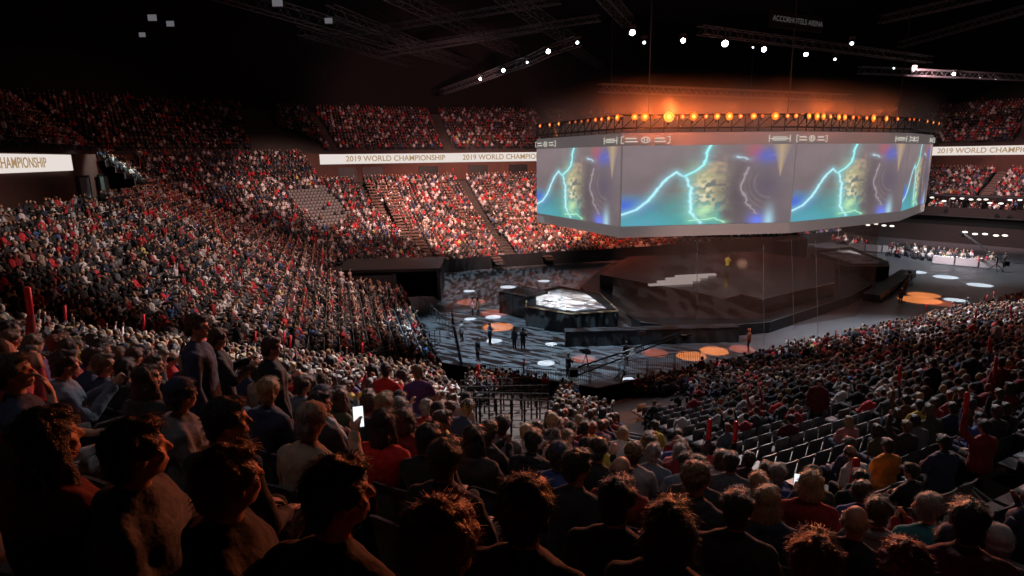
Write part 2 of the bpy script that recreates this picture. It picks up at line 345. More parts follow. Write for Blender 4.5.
def make_pose(name, seated=True, lean=0., yaw=0., nod=0., arms=None, top='jacket', feet=.0, twist=0., coarse=False, props=None, stride=0):
    arms = arms or ('lap', 'lap')
    H0 = .50 if seated else .93
    def tor(v):  # torso space (origin at hips) -> body, leaning forward about x
        v = np.array(v, float); v = rz2(v, twist); c, s = math.cos(lean), math.sin(lean)
        return np.array([v[0], v[1]*c+v[2]*s, -v[1]*s+v[2]*c])+np.array([0, 0, H0])
    hz = .695
    hc = tor((0, .02, hz+.02)); Hm = Matrix.Translation(Vector(hc)) @ Matrix.Rotation(yaw, 4, 'Z') @ Matrix.Rotation(-nod-lean*.3, 4, 'X')
    def torso(mb, g, z0=-.05):
        n = 20; V = []; F = []
        RG = [(z0-.045, .07, .06, 0), (z0, .150, .105, 0), (.04, .168, .120, -.005), (.13, .158, .112, 0), (.23, .146, .102, 0), (.33, .163, .112, 0), (.41, .180, .115, -.004), (.465, .176, .104, -.010), (.505, .135, .085, -.015), (.535, .085, .070, -.015), (.56, .04, .04, -.015)]
        if not seated and z0 < -.1: RG.insert(2, (-.03, .172, .125, 0))
        for (z, rx, ry, y) in RG:
            for k in range(n):
                a = 2*math.pi*k/n; ca, sa = math.cos(a), math.sin(a)
                V.append(tor((math.copysign(abs(ca)**.85, ca)*(rx+g), y+math.copysign(abs(sa)**.85, sa)*(ry+g), z)))
        m = len(RG)
        for i in range(m-1):
            for k in range(n): F.append((i*n+k, i*n+(k+1) % n, (i+1)*n+(k+1) % n, (i+1)*n+k))
        F += [tuple(range(n))[::-1], tuple((m-1)*n+k for k in range(n))]; mb.add(V, F)
        for s in (-1, 1): mb.cap(tor((s*.05, -.015, .525)), tor((s*.178, -.010, .462)), .050+g*.5, .056+g*.6)
    body = MB(); torso(body, 0); body.cap(tor((0, -.012, .48)), tor((0, .002, .63)), .062, .054); head_prims(body, Hm)
    cl = MB(); g = {'jacket': .030, 'tee': .016, 'hoodie': .034, 'coat': .040}[top]; torso(cl, g, -.05 if seated else (-.20 if top in ('coat', 'jacket') else -.10))
    cl.cap(tor((0, -.015, .49)), tor((0, -.010, .550)), .072+g*.4, .062+g*.3)
    if top in ('hoodie', 'coat'):
        for a in range(-4, 5):
            t = a*.32; cl.ell(tor((.085*math.sin(t), -.05-.055*math.cos(t), .545-.015*abs(a)*.2)), (.040, .036, .045), 8, 6)
    tr = MB(); tr.ell((0, 0, H0+.0), (.178, .137, .125), 16, 10)
    info = {}
    for i, s in enumerate((-1, 1)):
        hip = np.array([s*.092, 0, H0-.02])
        if seated: kn = np.array([s*(.12+.03*feet), .44, .52]); an = np.array([s*.12, .44+.06*(1 if i else -1)*feet, .09])
        else: kn = np.array([s*.10, .02+stride*s*.10, .50]); an = np.array([s*.11, -.02+stride*s*.16, .09])
        body.cap(hip, kn, .084, .056); body.cap(kn, an, .054, .036); body.cap(an, an+np.array([0, .13, -.035]), .036, .030)
        tr.cap(hip, kn, .102, .072); tr.cap(kn, an+np.array([0, 0, .02]), .070, .054)
        S = tor((s*.182, -.01, .455)); kind = arms[i]
        if isinstance(kind, str):
            E, W, hd, up = {
              'lap': ((s*.25, .05, .22), (s*.10, .30, .14), (-s*.3, 1, 0), (0, 0, 1)),
              'fold': ((s*.26, .08, .24), (-s*.02, .24, .27), (-s*1, .15, .1), (0, 1, .4)),
              'clap': ((s*.25, .12, .26), (s*.05, .34, .46), (-s*.25, .7, .7), (s, 0, .1)),
              'phone': ((s*.24, .20, .30), (s*.07, .36, .52), (-s*.1, .4, 1), (0, -1, .3)),
              'up': ((s*.30, .10, .62), (s*.24, .16, .88), (0, .1, 1), (0, -1, 0)),
              'face': ((s*.26, .16, .33), (s*.11, .17, .56), (-s*.4, -.1, 1), (0, 1, 0)),
              'side': ((s*.25, -.03, .20), (s*.25, .06, -.05), (0, .1, -1), (-s, 0, 0)),
              'back': ((s*.27, -.10, .22), (s*.14, -.16, .0), (-s*.8, 0, -.4), (0, -1, 0)),
              'pocket': ((s*.29, -.05, .20), (s*.19, .10, .02), (-s*.3, .6, -.7), (s, 0, 0)),
              'point': ((s*.26, .22, .40), (s*.20, .47, .50), (0, 1, .15), (0, 0, 1)),
              'hold': ((s*.26, .10, .24), (s*.13, .33, .33), (-s*.4, .8, .5), (s, 0, .6)),
            }[kind]
        else: E, W, hd, up = kind
        E = tor(E); W = tor(W); body.cap(S, E, .050, .040); body.cap(E, W, .039, .026)
        q = tor(hd)-tor((0, 0, 0)); u = tor(up)-tor((0, 0, 0)); q = q/np.linalg.norm(q)
        if coarse: body.ell(W+q*.08, (.040, .040, .055), 8, 6)
        else: hand(body, W, q, s, u, .55)
        cl.cap(S, E, .060+g*.6, .050+g*.5) if top != 'tee' else cl.cap(S, S+(E-S)*.75, .070, .068)
        if top != 'tee': cl.cap(E, E+(W-E)*.97, .050+g*.45, .036+g*.3)
        info['W%d' % i] = W; info['d%d' % i] = q
    sh = MB()
    for s in (-1, 1):
        an = (np.array([s*.12, .44+.06*(1 if s > 0 else -1)*feet, .09]) if seated else np.array([s*.11, -.02+stride*s*.16, .09]))
        sh.ell(an+np.array([0, .07, -.045]), (.048, .13, .045), 12, 8); sh.cap(an, an+np.array([0, 0, -.03]), .048, .05)
    v = .022 if coarse else .0105
    P = dict(name=name, H=Hm, seated=seated, top_kind=top, info=info)
    P['body'] = remesh(body, 'body', v, 2); P['top'] = remesh(cl, 'top', .028 if coarse else .016, 2, .011, 9)
    P['trousers'] = remesh(tr, 'trousers', .030 if coarse else .018, 2, .008, 8)
    if not coarse: P['shoes'] = remesh(sh, 'shoes', .016, 1)
    return P
def make_hair(kind, voxel=.0085, strands=900):
    t = MB(); e = t.ell; rr = random.Random(len(kind)*7+3)
    if kind != 'receding':
        e((0, -.020, .042), (.089, .099, .090), 18, 12); e((0, .036, .092), (.066, .054, .030), 12, 8)
        e((0, -.062, -.020), (.074, .050, .085), 12, 10)
        for s in (-1, 1): e((s*.074, .006, .030), (.016, .045, .048), 10, 8)
    else:
        e((0, -.060, .000), (.074, .048, .060), 12, 10)
        for s in (-1, 1): e((s*.072, -.010, .012), (.014, .045, .034), 10, 8)
    if kind == 'long':
        e((0, -.070, -.10), (.100, .058, .15), 14, 10); e((0, -.088, -.23), (.088, .045, .13), 14, 10)
        for s in (-1, 1): e((s*.078, -.010, -.06), (.028, .050, .12), 10, 8); e((s*.088, .015, -.18), (.026, .034, .10), 8, 6)
    if kind == 'bob':
        e((0, -.055, -.05), (.104, .070, .11), 14, 10)
        for s in (-1, 1): e((s*.080, .005, -.04), (.030, .055, .085), 10, 8)
    if kind == 'curly':
        for i in range(120):
            a = rr.uniform(0, 6.28); b = rr.uniform(-.5, 1.57); c = np.array([math.cos(a)*math.cos(b)*.092, math.sin(a)*math.cos(b)*.10-.02, math.sin(b)*.095+.04])
            if c[1] > .055 and c[2] < .07: continue
            e(c, (.020, .020, .018), 6, 5)
    if kind == 'tied': e((0, -.125, .045), (.036, .034, .036), 10, 8); t.cap((0, -.12, .03), (0, -.135, -.12), .026, .012)
    me = remesh(t, 'hair', voxel, 1, .007 if kind != 'curly' else .004, 28)
    if strands:
        n = len(me.vertices); co = np.empty(n*3); me.vertices.foreach_get('co', co); co = co.reshape(-1, 3)
        no = np.empty(n*3); me.vertices.foreach_get('normal', no); no = no.reshape(-1, 3)
        V = [tuple(c) for c in co]; F = [tuple(p.vertices) for p in me.polygons]
        for _ in range(strands):
            i = rr.randrange(n); p = co[i]; nn = no[i]
            if p[1] > .06 and p[2] < .06: continue
            flow = np.array([p[0]*2, (p[1]+.02)*2, -.10 if kind != 'curly' else rr.uniform(-.1, .1)]) ; flow /= np.linalg.norm(flow)+1e-6
            flow = flow-nn*np.dot(flow, nn)*.8; L = rr.uniform(.02, .05)*(1.3 if kind in ('long', 'bob') else 1); sd = np.cross(flow, nn)*.0022
            j = np.array([rr.uniform(-1, 1) for _ in range(3)])*.3; tip = p+(flow+nn*.30+j*.5)*L; mid = p+(flow*.5+nn*.30)*L
            b = len(V); V += [tuple(p-sd-nn*.003), tuple(p+sd-nn*.003), tuple(mid+sd*.7), tuple(mid-sd*.7), tuple(tip)]; F += [(b, b+1, b+2, b+3), (b+3, b+2, b+4)]
        m2 = bpy.data.meshes.new('hair'); m2.from_pydata(V, [], F); m2.polygons.foreach_set('use_smooth', [True]*len(m2.polygons)); bpy.data.meshes.remove(me); me = m2
    return me
def make_hat(kind):
    t = MB()
    if kind == 'cap':
        t.ell((0, -.012, .055), (.093, .106, .082), 18, 12)
        for s in range(-5, 6): t.cap((s*.013, .075, .045), (s*.014, .165-.0014*s*s, .030-.0007*s*s), .0065, .005, 6)
        t.ell((0, -.012, .138), (.010, .010, .008), 8, 6)
    else:
        t.ell((0, -.018, .055), (.095, .108, .098), 18, 12)
        for a in range(24): q = a*math.pi/12; t.ell((math.cos(q)*.088, -.015+math.sin(q)*.100, .012+.014*math.sin(q)), (.016, .016, .020), 8, 6)
    return remesh(t, kind, .009, 2, .003, 20)
HAIR = {k: make_hair(k) for k in ('short', 'long', 'bob', 'curly', 'tied', 'receding')}
HAT = {k: make_hat(k) for k in ('cap', 'beanie')}
POSES = {}
for a in [
 dict(name='sit_lap', yaw=-.1, top='jacket'), dict(name='sit_left', yaw=.55, top='hoodie', arms=('fold', 'lap')), dict(name='sit_right', yaw=-.65, top='jacket', arms=('lap', 'lap'), lean=.12),
 dict(name='sit_clap', yaw=0.1, top='hoodie', arms=('clap', 'clap'), lean=.08), dict(name='sit_phone', nod=.25, top='jacket', arms=('lap', 'phone'), lean=.1),
 dict(name='sit_tee', yaw=-.25, top='tee', arms=('fold', 'fold')), dict(name='sit_lean', lean=.42, yaw=.15, nod=-.2, top='tee', arms=('lap', 'lap')),
 dict(name='sit_up', top='jacket', arms=('up', 'lap'), yaw=.05), dict(name='sit_hoodup', top='coat', arms=('fold', 'fold'), yaw=-.15),
 dict(name='sit_shade', top='tee', arms=('lap', 'face'), yaw=-.2, lean=-.1),
 dict(name='stand', seated=False, top='jacket', arms=('side', 'side'), yaw=-.15, nod=.15, stride=.4), dict(name='stand_hold', seated=False, top='jacket', arms=('hold', 'hold'), yaw=.3, nod=.25),
 dict(name='stand_tee', seated=False, top='tee', arms=('side', 'hold'), yaw=.6), dict(name='stand_coat', seated=False, top='coat', arms=('pocket', 'pocket'), yaw=-.4, stride=.3)]:
    POSES[a['name']] = make_pose(**a)
EYES = MB()
for s in (-1, 1): EYES.ell((s*.030, .0795, -.002), (.012, .008, .007), 8, 6)
EYEMESH = None
CLOTH = {'black': (.012, .012, .014), 'charcoal': (.035, .035, .040), 'grey': (.14, .14, .15), 'navy': (.026, .038, .085), 'dark red': (.22, .012, .018), 'bright red': (.60, .02, .02),
 'white': (.62, .60, .60), 'beige': (.42, .30, .21), 'olive': (.07, .075, .04), 'blue': (.04, .09, .30), 'teal': (.02, .20, .26), 'maroon': (.11, .008, .015), 'purple': (.10, .045, .17),
 'orange': (.60, .22, .02), 'brown': (.10, .055, .03), 'pink': (.55, .22, .25), 'pale grey': (.36, .36, .38), 'yellow': (.62, .46, .06), 'blue-grey': (.12, .16, .22)}
MC = {k: nmat('cloth_'+k.replace(' ', '_').replace('-', '_'), v, .85, var=.25, vscale=14, bump=.35, bscale=26, sheen=.08) for k, v in CLOTH.items()}
MC['speckled'] = nmat('cloth_speckled', (.085, .10, .13), .85, var=.95, vscale=38, bump=.3, bscale=40)
SKIN = [(.50, .28, .20), (.42, .22, .15), (.56, .34, .25), (.20, .10, .065)]
MS = [nmat('skin', c, .5, var=.08, vscale=20, spec=.35) for c in SKIN]
HC = {'black': (.012, .009, .008), 'dark brown': (.030, .017, .011), 'brown': (.075, .040, .022), 'light brown': (.16, .095, .05), 'blond': (.38, .25, .12), 'auburn': (.22, .055, .020), 'grey': (.22, .20, .19)}
MH = {k: nmat('hair_'+k.replace(' ', '_'), v, .42, var=.4, vscale=60, spec=.6, bump=.6, bscale=120) for k, v in HC.items()}
M['eye'] = nmat('eye', (.02, .015, .012), .2)
M['denim'] = nmat('denim', (.10, .15, .24), .85, var=.3, vscale=20, bump=.3, bscale=60)
def part(name, me, mat, parent, mw=None):
    if not len(me.materials): me.materials.append(None)
    o = bpy.data.objects.new(name, me); COL.objects.link(o); o.parent = parent
    if mw is not None: o.matrix_local = mw
    o.material_slots[0].link = 'OBJECT'; o.material_slots[0].material = mat; return o
def person(loc, rotz, pose, hair, hcol, top, bottom='black', skin=0, hat=None, hatcol='black', label=None, group=None, scale=1.0, eyes=False, mirror=False):
    global EYEMESH
    P = POSES[pose]
    if not len(P['body'].materials): P['body'].materials.append(None)
    o = bpy.data.objects.new('person', P['body']); COL.objects.link(o); o.location = loc; o.rotation_euler = (0, 0, rotz)
    o.scale = (-scale if mirror else scale, scale, scale)
    o.material_slots[0].link = 'OBJECT'; o.material_slots[0].material = MS[skin]
    nm = {'tee': 't_shirt', 'hoodie': 'hoodie', 'jacket': 'jacket', 'coat': 'coat'}[P['top_kind']]
    part(nm, P['top'], MC[top], o); part('trousers', P['trousers'], M['denim'] if bottom == 'denim' else MC[bottom], o)
    part('shoes', P['shoes'], MC['black'], o)
    if hair: part('hair', HAIR[hair], MH[hcol], o, P['H'])
    if hat: part(hat, HAT[hat], MC[hatcol], o, P['H'])
    if eyes:
        if EYEMESH is None: EYEMESH = bpy.data.meshes.new('eyes'); EYEMESH.from_pydata(EYES.V, [], EYES.F)
        part('eyes', EYEMESH, M['eye'], o, P['H'])
    return tag(o, label, 'person', group)
# coarse whole figures for the smaller people: one mesh, skin / hair / top / trousers slots
def join_meshes(name, items):
    V = []; F = []; MI = []
    for me, mw, mi in items:
        b = len(V); V += [tuple(mw @ v.co) for v in me.vertices]; F += [tuple(i+b for i in p.vertices) for p in me.polygons]; MI += [mi]*len(me.polygons)
    me = bpy.data.meshes.new(name); me.from_pydata(V, [], F); me.polygons.foreach_set('material_index', MI); me.polygons.foreach_set('use_smooth', [True]*len(F))
    for i in range(max(MI)+1): me.materials.append(None)
    return me
CH = {k: make_hair(k, .016, 0) for k in ('short', 'long', 'curly', 'bob')}
COARSE = {}
I4 = Matrix.Identity(4)
for nm, hk, kw in [('lap_short', 'short', dict(yaw=-.2)), ('lap_long', 'long', dict(yaw=.3, top='hoodie')), ('left_curly', 'curly', dict(yaw=.6, arms=('fold', 'lap'))), ('clap_short', 'short', dict(arms=('clap', 'clap'), top='hoodie')),
   ('phone_short', 'short', dict(arms=('lap', 'phone'), nod=.2)), ('up_short', 'short', dict(arms=('up', 'lap'))), ('lean_bob', 'bob', dict(lean=.35, nod=-.2, top='tee')), ('fold_short', 'short', dict(arms=('fold', 'fold'), top='tee', yaw=-.5)),
   ('stand_short', 'short', dict(seated=False, arms=('side', 'side'))), ('stand_hold', 'short', dict(seated=False, arms=('hold', 'hold'), yaw=.4)), ('stand_point', 'bob', dict(seated=False, arms=('point', 'side'), stride=.5))]:
    P = make_pose(nm, coarse=True, **kw)
    COARSE[nm] = (join_meshes('person', [(P['body'], I4, 0), (CH[hk], P['H'], 1), (P['top'], I4, 2), (P['trousers'], I4, 3)]), {'short': 'short hair', 'long': 'long hair', 'curly': 'curly hair', 'bob': 'chin-length hair'}[hk])
def small_person(loc, rotz, kind, hcol, top, bottom='black', skin=0, label=None, group=None, scale=1.):
    me = COARSE[kind][0]; o = bpy.data.objects.new('person', me); COL.objects.link(o); o.location = loc; o.rotation_euler = (0, 0, rotz); o.scale = (scale,)*3
    for i, m in enumerate((MS[skin], MH[hcol], MC[top], M['denim'] if bottom == 'denim' else MC[bottom])): o.material_slots[i].link = 'OBJECT'; o.material_slots[i].material = m
    return tag(o, label, 'person', group)

# ------------------------------------------------------------------ placing people from where the photograph shows their heads
STAGE = np.array([24.0, 62.0])
def yaw_to(p, tgt): d = np.array(tgt)-np.array(p[:2]); return math.atan2(-d[0], d[1])
CAND = []
for e in (9, 0, 8):
    for k in range(0, ROWS[e]):
        for so in (.28, .36, .44, .52, .60):
            ss = k*PITCHROW+so; a, b = corner(e, ss), corner(e+1, ss); t0, t1 = (a-POLY[e])@ED[e], (b-POLY[e])@ED[e]
            c = POLY[e]+EN[e]*ss; tt = np.arange(t0+.2, t1-.2, .04); q = c+tt[:, None]*ED[e]
            q = q[np.hypot(q[:, 0], q[:, 1]) < 30]; CAND.append(np.column_stack([q, np.full(len(q), prof(k*PITCHROW)), np.full(len(q), e), np.full(len(q), k), np.full(len(q), abs(so-.5))]))
CAND = np.concatenate(CAND)
def seat_spot(px, py, h, w):
    """ the spot on a tread where a head h above it shows at px, py and is w pixels wide """
    P = proj(np.column_stack([CAND[:, :2], CAND[:, 2]+h])); D0 = (.225 if w > 28 else .20)*FPX/w
    er = np.hypot((P[:, 0]-px)*1.6, P[:, 1]-py)*(26/max(w, 9))**.5+60*np.abs(np.log(np.clip(P[:, 2], .3, 99)/D0))+np.where(P[:, 2] < 1.35, 200, 0)+CAND[:, 5]*10
    for p in PLACED: er = er+np.where(np.hypot(CAND[:, 0]-p[0], CAND[:, 1]-p[1]) < .34, 60, 0)
    er[np.isnan(er)] = 1e9; i = int(er.argmin()); c = CAND[i]; return er[i], c[:2], c[2], int(c[3]), int(c[4]), P[i]
PLACED = []      # (x, y, short description) of hand placed people
STICKS = []; PHONES = []
def hero(px, py, pose, hair, hcol, top, label, short, bottom='black', hat=None, hatcol='navy', face=None, skin=0, eyes=False, scale=1., mirror=False, prop=None, turn=0):
    if HW[(px, py)] >= 50: scale *= .93
    P = POSES[pose]; h = P['H'].translation.z*scale; w_ = HW[(px, py)]; er, q, z, e, k, pr_ = seat_spot(px, py, h, w_)
    if er > 30: print('hero', px, py, w_, 'at', np.round(pr_, 1), 'er', round(er, 1))
    rz = (yaw_to(q, q-EN[e]*10)*.55+yaw_to(q, STAGE)*.45)+turn if face is None else face
    o = person((q[0], q[1], z), rz, pose, hair, hcol, top, bottom, skin, hat, hatcol, label, None, scale, eyes, mirror)
    PLACED.append((q[0], q[1], z, short, px, py, e, k, P['seated']))
    Mx = Matrix.Translation((q[0], q[1], z)) @ Matrix.Rotation(rz, 4, 'Z') @ Matrix.Scale(scale, 4)
    if mirror: Mx = Mx @ Matrix.Scale(-1, 4, (1, 0, 0))
    for i, kind in enumerate(prop or ()):
        if kind:
            W = P['info']['W%d' % i]; d = P['info']['d%d' % i]; (STICKS if kind == 'stick' else PHONES).append((Mx, W, d, short))
    return o
HW = {(42, 440): 62, (128, 453): 58, (226, 478): 55, (178, 416): 30, (209, 437): 32, (299, 433): 33, (315, 522): 62, (381, 425): 24, (428, 447): 25, (472, 452): 22, (442, 484): 40, (445, 556): 75, (524, 512): 38, (573, 488): 30, (619, 492): 25, (618, 530): 44, (672, 536): 56, (608, 573): 42, (653, 452): 17, (597, 452): 20, (530, 445): 19, (568, 444): 14, (697, 470): 22, (732, 464): 16, (757, 484): 19, (735, 530): 31, (808, 494): 19, (811, 474): 22, (861, 496): 19, (879, 513): 29, (931, 512): 25, (968, 522): 42, (815, 574): 70, (903, 570): 60, (889, 447): 12, (944, 440): 17, (1001, 545): 28, (933, 362): 12, (1001, 362): 12, (820, 381): 9, (24, 372): 26, (56, 366): 20, (82, 362): 18, (100, 364): 20, (124, 370): 17, (146, 368): 17, (196, 326): 20, (216, 336): 17, (271, 347): 17, (386, 371): 12, (402, 377): 11, (418, 364): 12, (8, 330): 16, (722, 458): 12, (748, 462): 12, (985, 428): 15, (862, 480): 14}
HEROES = [
 (42, 440, 'sit_hoodup', 'long', 'dark brown', 'maroon', 'dark long-haired person in maroon coat filling the bottom left corner', 'long-haired person in maroon', {}),
 (128, 453, 'sit_left', 'short', 'dark brown', 'speckled', 'person in speckled blue-grey hoodie, orange light on the short dark hair', 'person in speckled hoodie', dict(turn=-.9)),
 (226, 478, 'sit_left', 'short', 'light brown', 'black', 'person in black hoodie, brown hair lit orange, beside speckled hoodie', 'person in black hoodie', dict(turn=-.8, mirror=False)),
 (178, 416, 'sit_left', 'short', 'dark brown', 'grey', 'person in navy beanie and grey hoodie below the navy jacket man', 'person in navy beanie', dict(hat='beanie', hatcol='navy', turn=-.7)),
 (209, 437, 'sit_right', 'short', 'black', 'black', 'black-haired person in black jacket just right of the navy beanie', 'black-haired person by the beanie', {}),
 (299, 433, 'sit_right', 'short', 'grey', 'beige', 'person in beige jacket and beige cap holding up a lit phone', 'person in beige cap', dict(hat='cap', hatcol='beige', prop=(None, 'phone'), pose2='sit_phone')),
 (315, 522, 'sit_right', 'short', 'dark brown', 'black', 'person with large dark head of hair, in black, below the beige cap', 'dark head below the beige cap', {}),
 (381, 425, 'sit_lap', 'long', 'dark brown', 'bright red', 'long-haired woman in bright red jacket beside the beige cap', 'woman in bright red', {}),
 (428, 447, 'sit_lap', 'short', 'black', 'black', 'person in black with black hair right of the woman in bright red', 'person in black by the red jacket', {}),
 (472, 452, 'sit_hoodup', 'long', 'black', 'charcoal', 'woman with long straight black hair and charcoal coat', 'woman with long black hair', {}),
 (442, 484, 'sit_lap', 'short', 'dark brown', 'black', 'broad person in black in front of the orange-haired head', 'broad person in black', {}),
 (445, 556, 'sit_lap', 'curly', 'auburn', 'maroon', 'big curly orange-haired head at the bottom edge, in maroon', 'curly orange-haired head', {}),
 (524, 512, 'sit_lap', 'curly', 'dark brown', 'black', 'person with thick curly brown hair and black top with red-lit shoulders', 'curly brown-haired person', {}),
 (573, 488, 'sit_right', 'short', 'dark brown', 'charcoal', 'dark-haired person in charcoal looking to the right', 'dark-haired person in charcoal', {}),
 (619, 492, 'sit_lap', 'receding', 'brown', 'dark red', 'balding person in dark red top', 'balding person in dark red', {}),
 (618, 530, 'sit_lap', 'short', 'black', 'black', 'black-haired person in black right behind the balding person', 'black-haired person behind the bald head', {}),
 (672, 536, 'sit_lap', 'bob', 'dark brown', 'charcoal', 'person with wide reddish dark bobbed hair', 'person with wide bobbed hair', {}),
 (653, 452, 'sit_lap', 'short', 'grey', 'blue-grey', 'grey-haired person in blue-grey shirt', 'grey-haired person in blue-grey', {}),
 (597, 452, 'sit_phone', 'short', 'dark brown', 'black', 'dark-haired person in black left of the blue-grey shirt', 'person left of the blue-grey shirt', {}),
 (530, 445, 'sit_lap', 'short', 'dark brown', 'black', 'person in black raising hands behind the empty railings', 'person in black near the railings', dict(pose2='sit_clap')),
 (568, 444, 'sit_left', 'short', 'light brown', 'purple', 'light brown-haired person in purple', 'person in purple', {}),
 (697, 470, 'sit_lap', 'curly', 'brown', 'charcoal', 'person with wavy brown hair and charcoal jacket', 'wavy brown-haired person', {}),
 (732, 464, 'sit_lap', 'short', 'black', 'speckled', 'black-haired person in patterned blue top', 'person in patterned blue top', {}),
 (757, 484, 'sit_lap', 'short', 'blond', 'black', 'blond short-haired person in black jacket', 'blond person in black', {}),
 (735, 530, 'sit_lap', 'short', 'dark brown', 'charcoal', 'dark-haired person in charcoal right of the wide bobbed hair', 'dark-haired person by the bob', {}),
 (808, 494, 'sit_phone', 'receding', 'dark brown', 'navy', 'balding person in navy holding a lit phone', 'balding person with phone', dict(prop=(None, 'phone'), mirror=True)),
 (811, 474, 'sit_lap', 'bob', 'blond', 'dark red', 'person with orange-blond bobbed hair in front of the lit phone', 'orange-blond bob', {}),
 (861, 496, 'sit_right', 'short', 'brown', 'blue', 'brown-haired person in blue', 'person in blue', {}),
 (879, 513, 'sit_hoodup', 'short', 'brown', 'grey', 'brown-haired person in black and grey hooded coat', 'person in grey hooded coat', {}),
 (931, 512, 'sit_right', 'short', 'grey', 'teal', 'grey-haired person in teal top', 'person in teal', {}),
 (968, 522, 'sit_hoodup', 'short', 'black', 'maroon', 'large black-haired person in maroon coat at the bottom right', 'large person in maroon', dict(scale=1.04)),
 (815, 574, 'sit_lap', 'short', 'auburn', 'black', 'orange-haired head cut off by the bottom edge, right side', 'orange-haired head at the bottom', {}),
 (903, 570, 'sit_lap', 'curly', 'auburn', 'maroon', 'dark auburn-haired head at the bottom edge below the grey hooded coat', 'auburn head at the bottom', {}),
 (889, 447, 'sit_lap', 'short', 'dark brown', 'orange', 'person in orange-yellow top among the empty right rows', 'person in orange-yellow', {}),
 (944, 440, 'sit_hoodup', 'short', 'black', 'navy', 'black-haired person in navy coat right of the orange-yellow top', 'person in navy coat', {}),
 (1001, 545, 'sit_lap', 'short', 'grey', 'navy', 'person in navy with pale hat by the right edge', 'person in pale hat', dict(hat='beanie', hatcol='pale grey')),
 (933, 362, 'stand', 'short', 'dark brown', 'black', 'standing person in black jacket with dark red trousers, right side rows', 'standing person in black, right', dict(bottom='dark red')),
 (1001, 362, 'stand_coat', 'short', 'dark brown', 'dark red', 'standing person in dark red coat at the right edge', 'standing person in dark red coat', {}),
 (820, 381, 'stand', 'short', 'dark brown', 'maroon', 'standing person in maroon top at the aisle of the right rows', 'standing person in maroon', dict(face=2.6)),
 (24, 372, 'sit_shade', 'short', 'brown', 'navy', 'person in navy t-shirt shading the eyes with a hand, pale trousers', 'person shading the eyes', dict(bottom='pale grey', skin=2, turn=-.5)),
 (56, 366, 'sit_clap', 'short', 'dark brown', 'blue-grey', 'person in blue-grey hoodie right of the hand-shading person', 'person in blue-grey hoodie', dict(turn=-.4)),
 (82, 362, 'sit_right', 'short', 'brown', 'navy', 'brown-haired person in navy further right of the hand-shading person', 'brown-haired person in navy', dict(turn=-.3)),
 (100, 364, 'sit_lap', 'short', 'light brown', 'navy', 'light brown-haired person in navy looking at the stage', 'light brown-haired person in navy', dict(turn=-.2)),
 (124, 370, 'sit_left', 'short', 'black', 'black', 'black-haired person in black hoodie left of the red scarf', 'black-haired person left', {}),
 (146, 368, 'sit_right', 'short', 'brown', 'black', 'brown-haired person in black beside the navy jacket man', 'person beside navy jacket', {}),
 (196, 326, 'stand', 'short', 'brown', 'navy', 'standing man in navy jacket with brown hair looking down to the right', 'standing man in navy jacket', dict(face=-1.25, bottom='blue-grey', skin=2, scale=1.04, eyes=True)),
 (216, 336, 'stand_hold', 'short', 'brown', 'black', 'standing person in black jacket right behind the man in the navy jacket', 'standing person behind navy jacket', dict(face=-1.0)),
 (271, 347, 'stand', 'short', 'brown', 'black', 'standing man in long black jacket alone in the aisle', 'standing man in black jacket', dict(face=-.9)),
 (386, 371, 'stand_hold', 'short', 'black', 'bright red', 'standing person in bright red top with black hair in the aisle', 'standing person in bright red', dict(face=-.3)),
 (402, 377, 'stand', 'short', 'dark brown', 'charcoal', 'standing person in charcoal between the red top and the jeans', 'standing person in charcoal', dict(face=1.0)),
 (418, 364, 'stand_tee', 'short', 'light brown', 'purple', 'standing person in dark purple t-shirt and blue jeans in the aisle', 'standing person in jeans', dict(face=.2, bottom='denim')),
 (8, 330, 'sit_up', 'short', 'dark brown', 'dark red', 'person at the left edge raising a red stick', 'person raising a red stick', dict(prop=('stick', None), mirror=True)),
 (722, 458, 'sit_up', 'short', 'brown', 'charcoal', 'person holding up a red stick over the blond head', 'person with upright red stick', dict(prop=('stick', None))),
 (748, 462, 'sit_up', 'curly', 'dark brown', 'black', 'curly-haired person holding up a tilted red stick', 'person with tilted red stick', dict(prop=('stick', None))),
 (985, 428, 'sit_up', 'short', 'black', 'dark red', 'person in dark red raising a red stick near the right edge', 'person in dark red with stick', dict(prop=('stick', None))),
 (862, 480, 'sit_clap', 'short', 'dark brown', 'black', 'person in black clapping two red sticks', 'person clapping red sticks', dict(prop=('stick', 'stick'))),
]
for (px, py, pose, hair, hcol, top, label, short, kw) in HEROES:
    kw = dict(kw); pose = kw.pop('pose2', pose)
    hero(px, py, pose, hair, hcol, top, label, short, **kw)
def nth(n): return {1: 'first', 2: 'second', 3: 'third', 4: 'fourth', 5: 'fifth', 6: 'sixth', 7: 'seventh', 8: 'eighth', 9: 'ninth', 10: 'tenth'}.get(n, '%dth' % n)
for Mx, W, d, short in STICKS:
    W = Vector(W); d = Vector(d).normalized(); c = W+d*.07; m = MB(); a = Vector((d[0]*.4, d[1]*.4, 1)).normalized()
    m.tube([Mx @ (c-a*.06), Mx @ (c-a*.04), Mx @ (c+a*.30), Mx @ (c+a*.32)], [.02, .036, .040, .02], 12)
    tag(m.build('inflatable_stick', M['stick'], smooth=True), 'red inflatable cheering stick held by the '+short, 'cheering stick', 'red cheering sticks')
for Mx, W, d, short in PHONES:
    c = Mx @ (Vector(W)+Vector(d)*.10+Vector((0, .02, .02))); o = empty('mobile_phone', c, 0, label='phone with lit screen held by the '+short, cat='phone')
    fw = (Vector(CAM)-c).normalized(); q = fw.to_track_quat('Z', 'Y').to_euler(); o.rotation_euler = q
    m = MB(); m.box((0, 0, -.005), (.078, .155, .008)); m.build('phone_body', M['black'], o); m = MB(); m.box((0, 0, .0002), (.070, .145, .0018)); m.build('phone_display', M['phone'], o)

